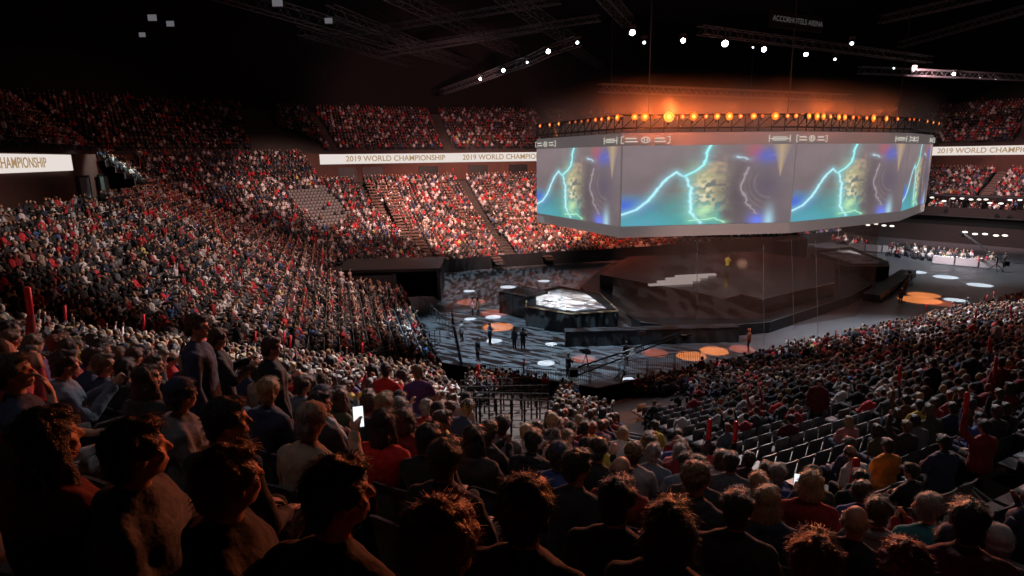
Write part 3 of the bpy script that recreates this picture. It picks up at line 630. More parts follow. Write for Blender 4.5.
# ------------------------------------------------------------------ every seat position of the bowl
def in_poly(px, py, poly):
    ins = False; j = len(poly)-1
    for i in range(len(poly)):
        if (poly[i][1] > py) != (poly[j][1] > py) and px < (poly[j][0]-poly[i][0])*(py-poly[i][1])/(poly[j][1]-poly[i][1])+poly[i][0]: ins = not ins
        j = i
    return ins
EMPTY = [([(455, 392), (500, 376), (560, 380), (548, 432), (462, 434)], 0, 0), ([(578, 382), (690, 378), (696, 394), (572, 399)], 0, 0), ([(606, 394), (724, 390), (732, 442), (618, 442)], .05, 1), ([(726, 424), (800, 408), (884, 402), (880, 462), (745, 482)], .12, 1),
         ([(918, 444), (1060, 400), (1060, 520), (950, 520)], .12, 1), ([(284, 186), (326, 183), (352, 216), (318, 226)], .1, 1), ([(425, 300), (470, 300), (470, 400), (440, 372)], 0, 0), ([(0, 180), (110, 180), (110, 215), (0, 215)], .55, 1), ([(100, 230), (180, 230), (190, 330), (120, 310)], .72, 1), ([(0, 400), (60, 400), (90, 470), (0, 470)], .2, 1), ([(790, 395), (860, 380), (860, 430), (780, 440)], .3, 1)]
SEATS = []   # x, y, z, rz, px, py, dist, occupied, edge, row, upper
for e in range(NE):
    rows = [(k*PITCHROW, prof(k*PITCHROW), k, 0) for k in range(FIRST.get(e, 0), ROWS[e])]
    if e not in (0, 9): rows += [(UPS0+k*.8, UPZ0+k*.52, k, 1) for k in range(1, UPN)]
    if e in MIDROWS: rows += [(25.7+j*.88, 10.7+j*.72, k_, 2) for j, k_ in enumerate(range(31, 37))]
    for (s, z, k, up) in rows:
        sp = .54; ss = s+.50
        a, b = corner(e, ss), corner(e+1, ss); t0 = (a-POLY[e])@ED[e]+.7; t1 = (b-POLY[e])@ED[e]-.7
        if up == 2: t0, t1 = MIDROWS[e]
        n = int((t1-t0)/sp)
        for i in range(n):
            t = t0+(i+.5)*sp
            if any(abs(t-ta) < AW+.26 for ta in AISLES[e]): continue
            q = POLY[e]+ED[e]*t+EN[e]*ss
            SEATS.append((q[0], q[1], z, yaw_to(q, q-EN[e]*5), e, k, up, i))
SA = np.array(SEATS, float); PR = proj(np.stack([SA[:, 0], SA[:, 1], SA[:, 2]+1.1], 1)); DS = np.linalg.norm(SA[:, :3]-CAM, axis=1)
vis = (~np.isnan(PR[:, 0])) & (PR[:, 0] > -130) & (PR[:, 0] < 1150) & (PR[:, 1] > 60) & (PR[:, 1] < 760) & (DS > 1.2)
SA, PR, DS = SA[vis], PR[vis], DS[vis]
inframe = (PR[:, 0] > -8) & (PR[:, 0] < 1032) & (PR[:, 1] < 590)
HX = np.array([(p[0], p[1]) for p in PLACED])
occ = np.ones(len(SA), bool); seatok = np.ones(len(SA), bool); hsit = np.array([p[8] for p in PLACED])
rnd = rng.random(len(SA))
for i in range(len(SA)):
    x, y = PR[i, 0], PR[i, 1]; p = .93; up = SA[i, 6] == 1
    if up: p = .92 if x > 270 else .66
    for poly, pr, st in EMPTY:
        if not up and in_poly(x, y, poly):
            p = pr
            if not st: seatok[i] = False
    if up and in_poly(x, y, [(238, 60), (272, 60), (276, 122), (322, 140), (322, 178), (270, 178), (240, 120)]): p = 0; seatok[i] = False
    if up and x > 640 and x < 930: p = .3
    occ[i] = rnd[i] < p
    dh = np.hypot(HX[:, 0]-SA[i, 0], HX[:, 1]-SA[i, 1])
    if DS[i] < 25 and dh.min() < (.47 if hsit[dh.argmin()] else .42): occ[i] = False; seatok[i] = hsit[dh.argmin()] and dh.min() < .3 or False
    if -19 < SA[i, 0] < -6.5 and 57.5 < SA[i, 1] < 66.5: occ[i] = False; seatok[i] = False
    if DS[i] < 4.6: occ[i] = False
    if DS[i] < 1.7: seatok[i] = False
# keep clear the sight of the people standing and seated in front of the lens
oi = np.where(occ & inframe)[0]; oi = oi[np.argsort(DS[oi])]
NIND = 300-len(PLACED); ind = oi[:NIND]; indset = set(ind.tolist())
crowd_idx = [i for i in np.where(occ)[0] if i not in indset]
DIRW = {'l': 'left of', 'r': 'right of', 'f': 'in front of', 'b': 'behind'}
cnt = {}; topn = ['black', 'black', 'charcoal', 'charcoal', 'grey', 'navy', 'navy', 'dark red', 'bright red', 'white', 'beige', 'olive', 'blue', 'maroon', 'purple', 'brown', 'pale grey', 'blue-grey', 'black', 'pink', 'yellow', 'dark red']
hairn = ['black', 'dark brown', 'dark brown', 'brown', 'brown', 'light brown', 'blond', 'grey', 'auburn']
pc = random.Random(21)
for n_, i in enumerate(ind):
    x, y, z, rz, e, k, up, _ = SA[i]; px, py = PR[i, 0], PR[i, 1]
    best = min(PLACED, key=lambda h: math.hypot(h[4]-px, (h[5]-py)*1.3)); dx, dy = px-best[4], py-best[5]
    d = ('r' if dx > 0 else 'l') if abs(dx) > abs(dy)*1.2 else ('b' if dy > 0 else 'f')
    key = (best[3], d); cnt[key] = cnt.get(key, 0)+1
    SAi = (best[3], d); top = pc.choice(topn); hc = pc.choice(hairn)
    c = rz*.6+yaw_to((x, y), STAGE)*.4+pc.uniform(-.25, .25)
    jx, jy = pc.uniform(-.05, .05), pc.uniform(-.05, .05); sc = pc.uniform(.94, 1.04); skin = pc.choice([0, 0, 1, 2, 2, 3]); bot = pc.choice(['black', 'denim', 'charcoal', 'denim', 'navy'])
    if n_ < 105:
        pose = pc.choice(['sit_lap', 'sit_lap', 'sit_left', 'sit_right', 'sit_clap', 'sit_phone', 'sit_tee', 'sit_lean', 'sit_hoodup']); hr = pc.choice(['short', 'short', 'short', 'long', 'bob', 'curly', 'tied', 'receding']); hat = pc.choice([None]*7+['cap', 'beanie'])
        if hat: hr = 'short'
        hd = {'short': 'short %s hair', 'long': 'long %s hair', 'bob': 'bobbed %s hair', 'curly': 'curly %s hair', 'tied': 'tied %s hair', 'receding': 'thin %s hair'}[hr] % hc
        if hat: hd = 'a dark '+hat
        o = person((x+jx, y+jy, z), c, pose, hr, hc, top, bot, skin, hat, pc.choice(['black', 'navy', 'charcoal']), None, 'seated spectators in the near stand', sc, mirror=pc.random() < .5)
    else:
        kind = pc.choice(['lap_short', 'lap_short', 'lap_long', 'left_curly', 'clap_short', 'phone_short', 'up_short', 'lean_bob', 'fold_short', 'lap_short']); hd = hc+' '+COARSE[kind][1]
        o = small_person((x+jx, y+jy, z), c, kind, hc, top, bot, skin, None, 'seated spectators in the near stand', sc)
    o['label'] = 'seated in %s, %s, %s %s %s' % (top, hd.replace(' hair', '-hair') if 0 else hd, nth(cnt[key]), DIRW[d], best[3])
    o['label'] = ' '.join(o['label'].split()[:16])

# ------------------------------------------------------------------ the rest of the crowd: one mass of low figures
def lowfig(n, m, arms, seated=True, lean=0):
    """ returns verts, faces, per-vertex role (0 skin 1 hair 2 top 3 trousers 4 carried) """
    b = MB(); role = []
    def rr(r): role.extend([r]*(len(b.V)-len(role)))
    H = .50 if seated else .92; hy = lean*.5
    b.ell((0, .01+hy*1.3, H+.70), (.078, .09, .112), n, m); rr(0)
    b.ell((0, -.016+hy*1.3, H+.735), (.088, .098, .098), n, max(3, m-1)); rr(1)
    b.tube([(0, 0, H-.06), (0, hy*.3, H+.2), (0, hy*.8, H+.44), (0, hy, H+.56)], [.17, .155, .19, .07], n); rr(2)
    for i, s in enumerate((-1, 1)):
        E, W = {'lap': ((.25, .08, .22), (.10, .32, .15)), 'clap': ((.25, .14, .27), (.05, .34, .46)), 'up': ((.28, .08, .66), (.24, .14, .92)), 'face': ((.25, .18, .34), (.10, .20, .56)), 'side': ((.25, 0, .18), (.24, .06, -.06)), 'out': ((.30, .20, .35), (.30, .42, .55))}[arms[i]]
        S = np.array((s*.19, hy, H+.46)); E = np.array((s*E[0], E[1]+hy, H+E[2])); W = np.array((s*W[0], W[1]+hy, H+W[2]))
        b.tube([S, E, W], [.062, .050, .036], max(3, n-3)); rr(2)
        b.tube([W, W+(W-E)*.45], [.042, .030], 4); rr(0)
        if seated: b.tube([(s*.09, 0, H), (s*.12, .44, .52), (s*.12, .46, .02)], [.095, .075, .055], max(3, n-3))
        else: b.tube([(s*.09, 0, H), (s*.10, .02, .48), (s*.11, 0, .02)], [.10, .075, .055], max(3, n-3))
        rr(3)
    return b, role, rr
def variants(n, m):
    out = []
    for arms, kw, extra in [(('lap', 'lap'), {}, None), (('lap', 'face'), {}, None), (('clap', 'clap'), {}, None), (('lap', 'up'), {}, 'stick'), (('up', 'up'), {}, None), (('lap', 'out'), dict(lean=.2), 'phone'), (('lap', 'lap'), dict(lean=.3), None), (('clap', 'lap'), {}, 'card'), (('lap', 'lap'), dict(lean=-.1), None), (('side', 'side'), dict(seated=False), None), (('face', 'face'), dict(lean=.1), None)]:
        b, role, rr = lowfig(n, m, arms, **kw)
        if extra == 'stick': b.tube([(.24, .16, 1.40), (.26, .22, 1.95)], [.045, .045], 5); rr(4)
        if extra == 'phone': b.box((.30, .66, 1.12), (.09, .02, .15)); rr(5)
        if extra == 'card': b.box((-.03, .40, 1.0), (.26, .02, .18)); rr(5)
        role_a = np.array(role); V = np.array(b.V); lt = np.array([len(f) for f in b.F]); lp = np.concatenate([np.array(f) for f in b.F])
        out.append((V, lp, lt, role_a))
    return out
def bulk_mesh(name, insts, mats):
    """ insts: list of (verts, loops, totals, cols) """
    nv = [len(a[0]) for a in insts]; off = np.concatenate([[0], np.cumsum(nv)[:-1]])
    V = np.concatenate([a[0] for a in insts]).astype(np.float32); L = np.concatenate([a[1]+o for a, o in zip(insts, off)]).astype(np.int32); T = np.concatenate([a[2] for a in insts]).astype(np.int32)
    C = np.concatenate([a[3] for a in insts]).astype(np.float32)
    me = bpy.data.meshes.new(name); me.vertices.add(len(V)); me.vertices.foreach_set('co', V.ravel()); me.loops.add(len(L)); me.loops.foreach_set('vertex_index', L)
    me.polygons.add(len(T)); me.polygons.foreach_set('loop_start', np.concatenate([[0], np.cumsum(T)[:-1]]).astype(np.int32)); me.polygons.foreach_set('loop_total', T)
    me.update(calc_edges=True); me.validate()
    a = me.color_attributes.new('Col', 'FLOAT_COLOR', 'POINT'); C4 = np.ones((len(C), 4), np.float32); C4[:, :3] = C; a.data.foreach_set('color', C4.ravel())
    me.materials.append(mats); o = bpy.data.objects.new(name, me); COL.objects.link(o); return o
VM = variants(8, 6); VF = variants(6, 4)
SKc = np.array(SKIN+[(.55, .36, .28)]); HRc = np.array([HC[h] for h in hairn])
TPc = np.array([(.012, .012, .014), (.02, .02, .025), (.035, .035, .04), (.012, .012, .014), (.10, .10, .11), (.02, .03, .07), (.30, .02, .03), (.55, .03, .04), (.70, .66, .66), (.42, .33, .28), (.06, .12, .28), (.12, .06, .04), (.40, .38, .40), (.62, .56, .56), (.25, .015, .02), (.05, .05, .055), (.6, .5, .15)])
TPw = np.array([3, 3, 3, 2, 2, 2, 2, 1.6, 1.6, 1, .5, 1, 1, 1.2, 1.5, 2, .12]); TPw /= TPw.sum()
vcw = np.array([9, 2.5, 3, .25, .5, .8, 2, 1.2, 3, .35, 1.5]); vcw /= vcw.sum()
def fig_inst(i, x, y, z, rz, far, var=None, topw=None):
    v = (VF if far else VM)[rng.choice(len(vcw), p=vcw) if var is None else var]
    V, lp, lt, role = v; sc = rng.uniform(.92, 1.06); c, s = math.cos(rz), math.sin(rz)
    P = V*sc; Q = np.stack([P[:, 0]*c-P[:, 1]*s+x, P[:, 0]*s+P[:, 1]*c+y, P[:, 2]+z], 1)
    pal = np.array([SKc[rng.integers(len(SKc))], HRc[rng.integers(len(HRc))], TPc[rng.choice(len(TPc), p=TPw if topw is None else topw)], TPc[rng.integers(6)], (.70, .02, .03), (.8, .78, .76)])
    return Q, lp, lt, pal[role]
insts = []
for i in crowd_idx:
    x, y, z, rz, e, k, up, _ = SA[i]
    c = rz*.6+yaw_to((x, y), STAGE)*.4+rng.uniform(-.3, .3) if abs(rz-yaw_to((x, y), STAGE)) < 3 else rz
    insts.append(fig_inst(i, x+rng.uniform(-.06, .06), y+rng.uniform(-.06, .06), z, c, DS[i] > 42))
# guests behind the white barricades on the far right, on the ledge above them and press at ringside
for (a, b, n, depth, z) in [((805, 240), (862, 248), 40, 2.0, 0), ((880, 256), (985, 269), 110, 3.5, 0)]:
    A, B = onz(*a, 0), onz(*b, 0)
    for _ in range(n):
        t = rng.random(); q = A+(B-A)*t; o_ = rng.uniform(.7, depth); dirn = (q[:2]-STAGE)/np.linalg.norm(q[:2]-STAGE); q2 = q[:2]+dirn*o_
        insts.append(fig_inst(0, q2[0], q2[1], 0, yaw_to(q2, STAGE)+rng.uniform(-.8, .8), True, rng.choice([0, 9, 9, 7, 1]), None))
for e in (1, 2):
    for _ in range(110):
        a, b = corner(e, 8.9), corner(e+1, 8.9); t = rng.random(); q = a+(b-a)*t+EN[e]*rng.uniform(0, 1.2); insts.append(fig_inst(0, q[0], q[1], 5.0, yaw_to(q, STAGE), True, rng.choice([0, 1, 9, 7])))
CROWD = bulk_mesh('crowd', insts, vcmat('crowd_clothes', .8))
tag(CROWD, 'thousands of seated spectators in dark, red and white clothes filling every stand', 'crowd', kind='stuff')
print('crowd figures', len(insts), 'verts', len(CROWD.data.vertices), 'seats', len(SA), 'individual D max', DS[ind[-1]])

# ------------------------------------------------------------------ seats
def seat_parts():
    b = MB(); V = []; F = []; nx = 9; rows = [(.40, .205), (.46, .222), (.60, .245), (.76, .268), (.84, .285), (.865, .300)]
    for side in (0, 1):
        for (zz, yy) in rows:
            for i in range(nx):
                u = (i/(nx-1)-.5)*2; cz = zz-(.030*abs(u)**4 if zz > .8 else 0); V.append((u*.235, -(yy-.045*u*u-.022*side)*1.0, cz))
    n = len(rows)*nx
    for side in (0, 1):
        for r in range(len(rows)-1):
            for i in range(nx-1):
                f = (side*n+r*nx+i, side*n+r*nx+i+1, side*n+(r+1)*nx+i+1, side*n+(r+1)*nx+i); F.append(f if side else f[::-1])
    for i in range(nx-1):
        r = (len(rows)-1)*nx; F.append((r+i, r+i+1, n+r+i+1, n+r+i)); F.append((i+1, i, n+i, n+i+1))
    for r in range(len(rows)-1): a = r*nx; F.append((a, a+nx, n+a+nx, n+a)); a = r*nx+nx-1; F.append((a+nx, a, n+a, n+a+nx))
    b.add(V, F)
    p = MB(); p.box((0, .02, .40), (.44, .40, .05)); p.box((0, .21, .385), (.42, .05, .05))
    k = MB(); k.box((0, -.20, .22), (.06, .05, .44)); k.box((0, -.10, .36), (.05, .24, .04)); k.box((0, -.20, .01), (.18, .10, .02))
    return b, p, k
SB, SP, SK = seat_parts()
def mk(b, n, mat): me = bpy.data.meshes.new(n); me.from_pydata(b.V, [], b.F); me.materials.append(mat); return me
mSB, mSP, mSK = mk(SB, 'backrest', M['seatback']), mk(SP, 'seat_pan', M['seat']), mk(SK, 'pedestal', M['black'])
si = np.where(seatok)[0]; sf = si[inframe[si]]; sf = sf[np.argsort(DS[sf])][:300]; sset = set(sf.tolist()); cnt2 = {}
proto = None
for i in sf:
    x, y, z, rz, e, k, up, _ = SA[i]; px, py = PR[i, 0], PR[i, 1]
    best = min(PLACED, key=lambda h: math.hypot(h[4]-px, (h[5]-py)*1.3)); dx, dy = px-best[4], py-best[5]
    d = ('r' if dx > 0 else 'l') if abs(dx) > abs(dy)*1.2 else ('b' if dy > 0 else 'f'); key = (best[3], d); cnt2[key] = cnt2.get(key, 0)+1
    o = empty('stadium_seat', (x, y, z), rz, label=' '.join(('%s folding seat, %s %s %s' % ('grey' if occ[i] else 'empty', nth(cnt2[key]), DIRW[d], best[3])).split()[:16]), cat='seat', group='grey folding seats of the near stand')
    for nm, me in (('backrest', mSB), ('seat_pan', mSP), ('pedestal', mSK)):
        c = bpy.data.objects.new(nm, me); COL.objects.link(c); c.parent = o
b = MB(); b.box((0, -.25, .63), (.46, .04, .46)); b.box((0, .02, .40), (.44, .42, .05)); LV = np.array(b.V); LL = np.concatenate([np.array(f) for f in b.F]); LT = np.full(len(b.F), 4)
insts = []
for i in si:
    if i in sset: continue
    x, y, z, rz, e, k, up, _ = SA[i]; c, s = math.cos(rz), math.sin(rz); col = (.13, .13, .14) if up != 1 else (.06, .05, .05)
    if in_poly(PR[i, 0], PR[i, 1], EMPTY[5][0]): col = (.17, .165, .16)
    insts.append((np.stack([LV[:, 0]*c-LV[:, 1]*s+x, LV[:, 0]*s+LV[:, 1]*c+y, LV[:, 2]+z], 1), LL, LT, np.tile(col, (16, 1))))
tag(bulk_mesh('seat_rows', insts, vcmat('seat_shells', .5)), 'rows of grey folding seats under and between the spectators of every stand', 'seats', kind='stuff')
# ------------------------------------------------------------------ hanging scoreboard
ZB, ZT = 7.4, 15.75
OCT = [(8.9, 49.0), (23.5, 50.6), (38, 58.7), (46.9, 68.3), (40, 82), (24, 86), (9, 77), (2.7, 62.1)]
board = empty('hanging_scoreboard', (26, 67, ZB), 0, label='huge hanging eight-sided video scoreboard over the stage', cat='scoreboard')
def loc_(p, o=(26, 67, ZB)): return np.array(p, float)-np.array(o)
m = MB(); m.prism([loc_((*p, 0))[:2] for p in OCT], 0, ZT-ZB); m.build('casing', M['screen_frame'], board)
SEG = lambda x, y, pts, wd: np.min([np.hypot(x-(a[0]+(b[0]-a[0])*t), y-(a[1]+(b[1]-a[1])*t)) for a, b in zip(pts[:-1], pts[1:]) for t in [np.clip(((x-a[0])*(b[0]-a[0])+(y-a[1])*(b[1]-a[1]))/((b[0]-a[0])**2+(b[1]-a[1])**2), 0, 1)]], axis=0)/wd
def vnoise(x, y, seed):
    r = np.random.default_rng(seed); G = r.random((64, 64)); xi = np.floor(x).astype(int) % 63; yi = np.floor(y).astype(int) % 63; fx = x-np.floor(x); fy = y-np.floor(y)
    fx = fx*fx*(3-2*fx); fy = fy*fy*(3-2*fy)
    return (G[xi, yi]*(1-fx)+G[xi+1, yi]*fx)*(1-fy)+(G[xi, yi+1]*(1-fx)+G[xi+1, yi+1]*fx)*fy
def picture(u, v):
    """ the moving picture on the screens: a lightning arc over a teal glow, warm smoke, grey haze """
    n1 = vnoise(u*6, v*4, 1)*.5+vnoise(u*13, v*9, 2)*.3+vnoise(u*27, v*18, 3)*.2
    n2 = vnoise(u*34, v*22, 7)*.6+vnoise(u*60, v*40, 8)*.4; n3 = vnoise(u*9, v*7, 11)*.6+vnoise(u*18, v*15, 12)*.4
    c = np.stack([.125+.05*n1+.05*v, .108+.04*n1+.035*v, .112+.05*n1+.03*v], -1)
    g = lambda cx, cy, sx, sy: np.exp(-((u-cx)/sx)**2-((v-cy)/sy)**2)
    def add(a, col): nonlocal c; c = c*(1-np.clip(a, 0, 1)[..., None])+np.array(col)*np.clip(a, 0, 1)[..., None]
    low = np.clip(1-v/.42, 0, 1)**.6*np.clip((.60-u)*25, 0, 1); add(low*(.6+.5*n2), (.05, .34, .34)); add(g(.0, .25, .14, .10)*.9, (.06, .13, .62)); add(g(.10, .02, .18, .12)*.7, (.10, .34, .46))
    add(np.clip(1-np.abs(u-.40)/.045, 0, 1)*np.clip(1.15-v*1.25, 0, 1)*.75, (.10, .46, .36)); add(g(.42, .30, .13, .45)*.35, (.16, .40, .32))
    add(g(.49, .55, .10, .22)*np.clip(n3*4-1.6, 0, 1)*.75, (.46, .46, .24)); add(g(.50, .40, .08, .22)*np.clip(n2*5-2.2, 0, 1), (.80, .74, .45)); add(g(.51, .15, .09, .11)*np.clip(n3*4-1.1, 0, 1), (.45, .80, .42)); add(g(.54, .72, .06, .12)*np.clip(n2*3-1.1, 0, 1)*.8, (.50, .34, .22))
    add(g(.55, .42, .05, .2)*np.clip(n2*3-.8, 0, 1)*.6, (.07, .06, .05))
    add(g(.68, .40, .08, .45)*.7, (.085, .066, .075)); add(g(.84, .48, .10, .22)*.65, (.085, .070, .11)); add(g(.76, .93, .05, .10)*.7, (.42, .10, .10)); add(g(.84, .86, .07, .09)*.8, (.09, .13, .50))
    tri = np.clip(1-np.abs(u-.92)/(.065*np.clip((v-.60)/.40, 0.01, 1)), 0, 1)*(v > .60); add(tri*.8, (.46, .36, .20)); add(g(.80, .02, .05, .10), (.14, .20, .75)); add(g(.87, .02, .03, .16)*.9, (.35, .60, .70))
    for cx_, rr_ in ((.88, .17), (.90, .22), (.87, .12)): add(np.exp(-((np.hypot((u-cx_)*1.9, v-.52)-rr_*1.6)/.012)**2)*(u < cx_)*.30*np.clip(n3*2.5-.6, 0, 1), (.30, .24, .22))
    j = (vnoise(u*30, v*30, 5)-.5)*.018
    for pts, wd, col in [([(-.02, .13), (.08, .20), (.16, .33), (.25, .58), (.31, .67), (.36, .60), (.40, .44), (.40, .15), (.46, .02)], .010, (.45, .92, 1)), ([(.36, .62), (.42, .68), (.47, .76), (.50, 1.02)], .009, (.35, .95, .95)), ([(.66, .85), (.72, .82)], .008, (.5, .7, .8)), ([(.73, .72), (.69, .5), (.73, .28), (.80, .12)], .006, (.34, .30, .32)), ([(.40, .05), (.55, .08), (.6, .02)], .008, (.4, .9, .6))]:
        d = SEG(u+j, (v+j), pts, wd); add(np.exp(-(d/4.5)**2)*.45, np.array(col)*.55); add(np.exp(-d**2), col)
    return np.clip(c, 0, 1)
MSCR = vcmat('video_screen', emit=1.25)
for f in range(len(OCT)):
    a, b = np.array(OCT[f-1], float), np.array(OCT[f], float); d = b-a; L = np.linalg.norm(d); d /= L; nrm = np.array([d[1], -d[0]])
    nu, nv = 200, 100; U, Vv = np.meshgrid(np.linspace(0, 1, nu), np.linspace(0, 1, nv)); z = .95+Vv*(ZT-ZB-1.95); inset = .05
    P = np.stack([a[0]+d[0]*(inset+U*(L-2*inset))+nrm[0]*.06-26, a[1]+d[1]*(inset+U*(L-2*inset))+nrm[1]*.06-67, z], -1).reshape(-1, 3)
    colr = picture(U, Vv).reshape(-1, 3)*np.array([.95, .90, .92]); cc = np.ones((len(colr), 4)); cc[:, :3] = colr
    F = [(r*nu+c, r*nu+c+1, (r+1)*nu+c+1, (r+1)*nu+c) for r in range(nv-1) for c in range(nu-1)]
    meshobj('video_screen', P, F, MSCR, board, cols=cc)
    # small pale caption bars and corner brackets above every picture
    m = MB(); ctr = a+d*1.9; rz = math.atan2(d[1], d[0])
    def bar(du, dz, w_, h_): q = ctr+d*du+nrm*.08; m.box((q[0]-26, q[1]-67, ZT-ZB-.55+dz), (w_, .03, h_), rz)
    for sx in (-1, 1): bar(sx*2.0, 0, .05, .55); bar(sx*1.9, .25, .25, .05); bar(sx*1.9, -.25, .25, .05)
    for du, w_, dz in ((-1.2, .9, .12), (-1.15, 1.0, -.12), (1.15, .8, .12), (1.2, .9, -.12)): bar(du, dz, w_, .08)
    for q_ in range(12): an = q_*math.pi/6; bar(.33*math.cos(an), .22*math.sin(an), .12, .07)
    bar(-.1, .02, .06, .26); bar(.12, -.02, .06, .22)
    m.build('caption_lettering', emat('caption_light', (.75, .72, .62), .8) if f == 0 else bpy.data.materials['caption_light'], board)
    m = MB()
    for sx in (-1, 1): bar(L-3.4+sx*.9, 0, .05, .55)
    for sx in (-1, 0, 1): bar(L-3.4, sx*.12, 1.85 if not sx else 1.2, .06)
    m.build('caption_lettering', bpy.data.materials['caption_light'], board)
m = MB()
for f in range(len(OCT)):
    a, b = OCT[f-1], OCT[f]
    for z0 in (ZT-ZB+.35, ZT-ZB+1.35): m.beam((a[0]-26, a[1]-67, z0), (b[0]-26, b[1]-67, z0), .14)
    L = math.dist(a, b); n = int(L/1.1)
    for i in range(n): 
        p = [a[0]+(b[0]-a[0])*i/n-26, a[1]+(b[1]-a[1])*i/n-67]; q = [a[0]+(b[0]-a[0])*(i+1)/n-26, a[1]+(b[1]-a[1])*(i+1)/n-67]
        m.beam((*p, ZT-ZB+.35), (*q, ZT-ZB+1.35), .06); m.beam((*p, ZT-ZB+.05), (*p, ZT-ZB+1.35), .06)
m.build('rim_truss', M['black'], board)
# orange blinders on the rim, at the spacing the photograph shows
def rim_at(px, z):
    best = None
    for f in (0, 1, 2, 3):
        a, b = np.array(OCT[f-1], float), np.array(OCT[f], float)
        for t in np.linspace(0, 1, 160):
            q = a+(b-a)*t; pr = proj([q[0], q[1], z])[0]; er = abs(pr[0]-px)
            if best is None or er < best[0]: best = (er, q, f, t)
    return best
RIM = [(544, 1), (554, 1), (563, 1), (574, 0), (580, 0), (586, 0), (592, 0), (600, 1), (606, 1), (613, 1), (622, 2), (633, 2), (643, 3), (653, 0), (667, 4), (680, 1), (691, 3), (704, 1), (715, 2), (727, 3), (738, 1), (751, 2), (760, 0), (773, 3), (785, 1), (793, 1), (804, 2), (812, 3), (819, 2), (826, 1), (834, 2), (840, 2), (848, 1), (854, 0), (862, 1), (869, 3), (882, 2), (893, 1), (905, 0), (909, 0), (914, 0), (922, 1), (928, 1), (934, 1)]
M['bulb_hot'] = emat('hot_bulb', (1, .38, .09), 2.4)
for (px, br) in RIM:
    z = 16.95; er, q, f, t = rim_at(px, z); a, b = np.array(OCT[f-1], float), np.array(OCT[f], float); d = (b-a)/np.linalg.norm(b-a); nr = np.array([d[1], -d[0]])
    rad = (.13, .19, .26, .32, .42)[br]; rz = math.atan2(nr[1], nr[0])-math.pi/2
    o = empty('blinder_lamp', (q[0]+nr[0]*.25, q[1]+nr[1]*.25, z), rz, label='%s orange stage lamp on the scoreboard rim, %d along from its left end' % (('dim', 'small', 'medium', 'bright', 'brightest')[br], len([1 for r in RIM if r[0] <= px])), cat='stage lamp', group='orange lamps on the scoreboard rim')
    m = MB(); m.tube([(0, -.15, 0), (0, .18, 0)], [rad*.9, rad*1.12], 14); m.build('housing', M['black'], o)
    m = MB(); m.ell((0, .18, 0), (rad, .05, rad), 14, 8); m.build('lens', M[('lens_dim', 'lens_dim', 'lens_orange', 'lens_orange', 'lens_hot')[br]], o)
    if br: m = MB(); m.ell((0, .22, 0), (rad*.5, .05, rad*.5), 12, 6); m.build('bulb', M['bulb_hot'], o)
    m = MB(); m.box((0, 0, -rad-.06), (.08, .08, .3)); m.build('yoke', M['black'], o)
    if br >= 2:
        l = bpy.data.lights.new('blinder_light', 'POINT'); l.energy = (0, 0, 90, 260, 1700)[br]; l.color = (1, .17, .03); l.shadow_soft_size = rad
        lo = bpy.data.objects.new('blinder_light', l); COL.objects.link(lo); lo.parent = o; lo.location = (0, .65, .75); lo.rotation_euler = Vector((0, 1, -.22)).to_track_quat('-Z', 'Y').to_euler()
# thin stage haze hanging round the rim lamps
hz = bpy.data.materials.new('haze'); hz.use_nodes = True; nt = hz.node_tree; nt.nodes.remove(nt.nodes['Principled BSDF']); vs = nt.nodes.new('ShaderNodeVolumeScatter'); vs.inputs['Density'].default_value = .035; vs.inputs['Color'].default_value = (1, .9, .85, 1); vs.inputs['Anisotropy'].default_value = .2
nt.links.new(vs.outputs[0], nt.nodes['Material Output'].inputs['Volume'])
ge = nt.nodes.new('ShaderNodeNewGeometry'); sx_ = nt.nodes.new('ShaderNodeSeparateXYZ'); mr = nt.nodes.new('ShaderNodeMapRange'); mr.interpolation_type = 'SMOOTHSTEP'
for k_, v_ in (('From Min', 16.6), ('From Max', 20.4), ('To Min', .055), ('To Max', 0.0)): mr.inputs[k_].default_value = v_
nt.links.new(ge.outputs['Position'], sx_.inputs[0]); nt.links.new(sx_.outputs['Z'], mr.inputs['Value']); nt.links.new(mr.outputs['Result'], vs.inputs['Density'])
m = MB(); m.prism([(25+(p[0]-25)*1.07, 66+(p[1]-66)*1.10) for p in OCT], 15.95, 20.5); HZ = m.build('haze', hz); tag(HZ, 'thin orange-lit stage haze hanging over the scoreboard rim', 'haze', kind='stuff')
# gauze screen and hanging lines below the board
gm = bpy.data.materials.new('gauze'); gm.use_nodes = True; nt = gm.node_tree; nt.nodes.remove(nt.nodes['Principled BSDF'])
tr_ = nt.nodes.new('ShaderNodeBsdfTransparent'); tr_.inputs[0].default_value = (.88, .84, .83, 1); df = nt.nodes.new('ShaderNodeBsdfTranslucent'); df.inputs[0].default_value = (.42, .28, .24, 1)
df2 = nt.nodes.new('ShaderNodeBsdfDiffuse'); df2.inputs[0].default_value = (.40, .26, .22, 1); m1 = nt.nodes.new('ShaderNodeMixShader'); m2 = nt.nodes.new('ShaderNodeMixShader'); m2.inputs[0].default_value = .18
nt.links.new(df.outputs[0], m1.inputs[1]); nt.links.new(df2.outputs[0], m1.inputs[2]); nt.links.new(tr_.outputs[0], m2.inputs[1]); nt.links.new(m1.outputs[0], m2.inputs[2]); nt.links.new(m2.outputs[0], nt.nodes['Material Output'].inputs[0])
GZ = [(8.2, 48.2), (20.5, 46.8), (30, 50.6), (36, 58), (36, 72)]; g0 = (20, 60)
m = MB(); gb = [(p[0]+(g0[0]-p[0])*-.0, p[1]) for p in GZ]; n = len(GZ)
V = [(p[0], p[1], .02) for p in GZ]+[(p[0]+.4, p[1]+1.2, ZB+.05) for p in GZ]; m.add(V, [(i, i+1, n+i+1, n+i) for i in range(n-1)])
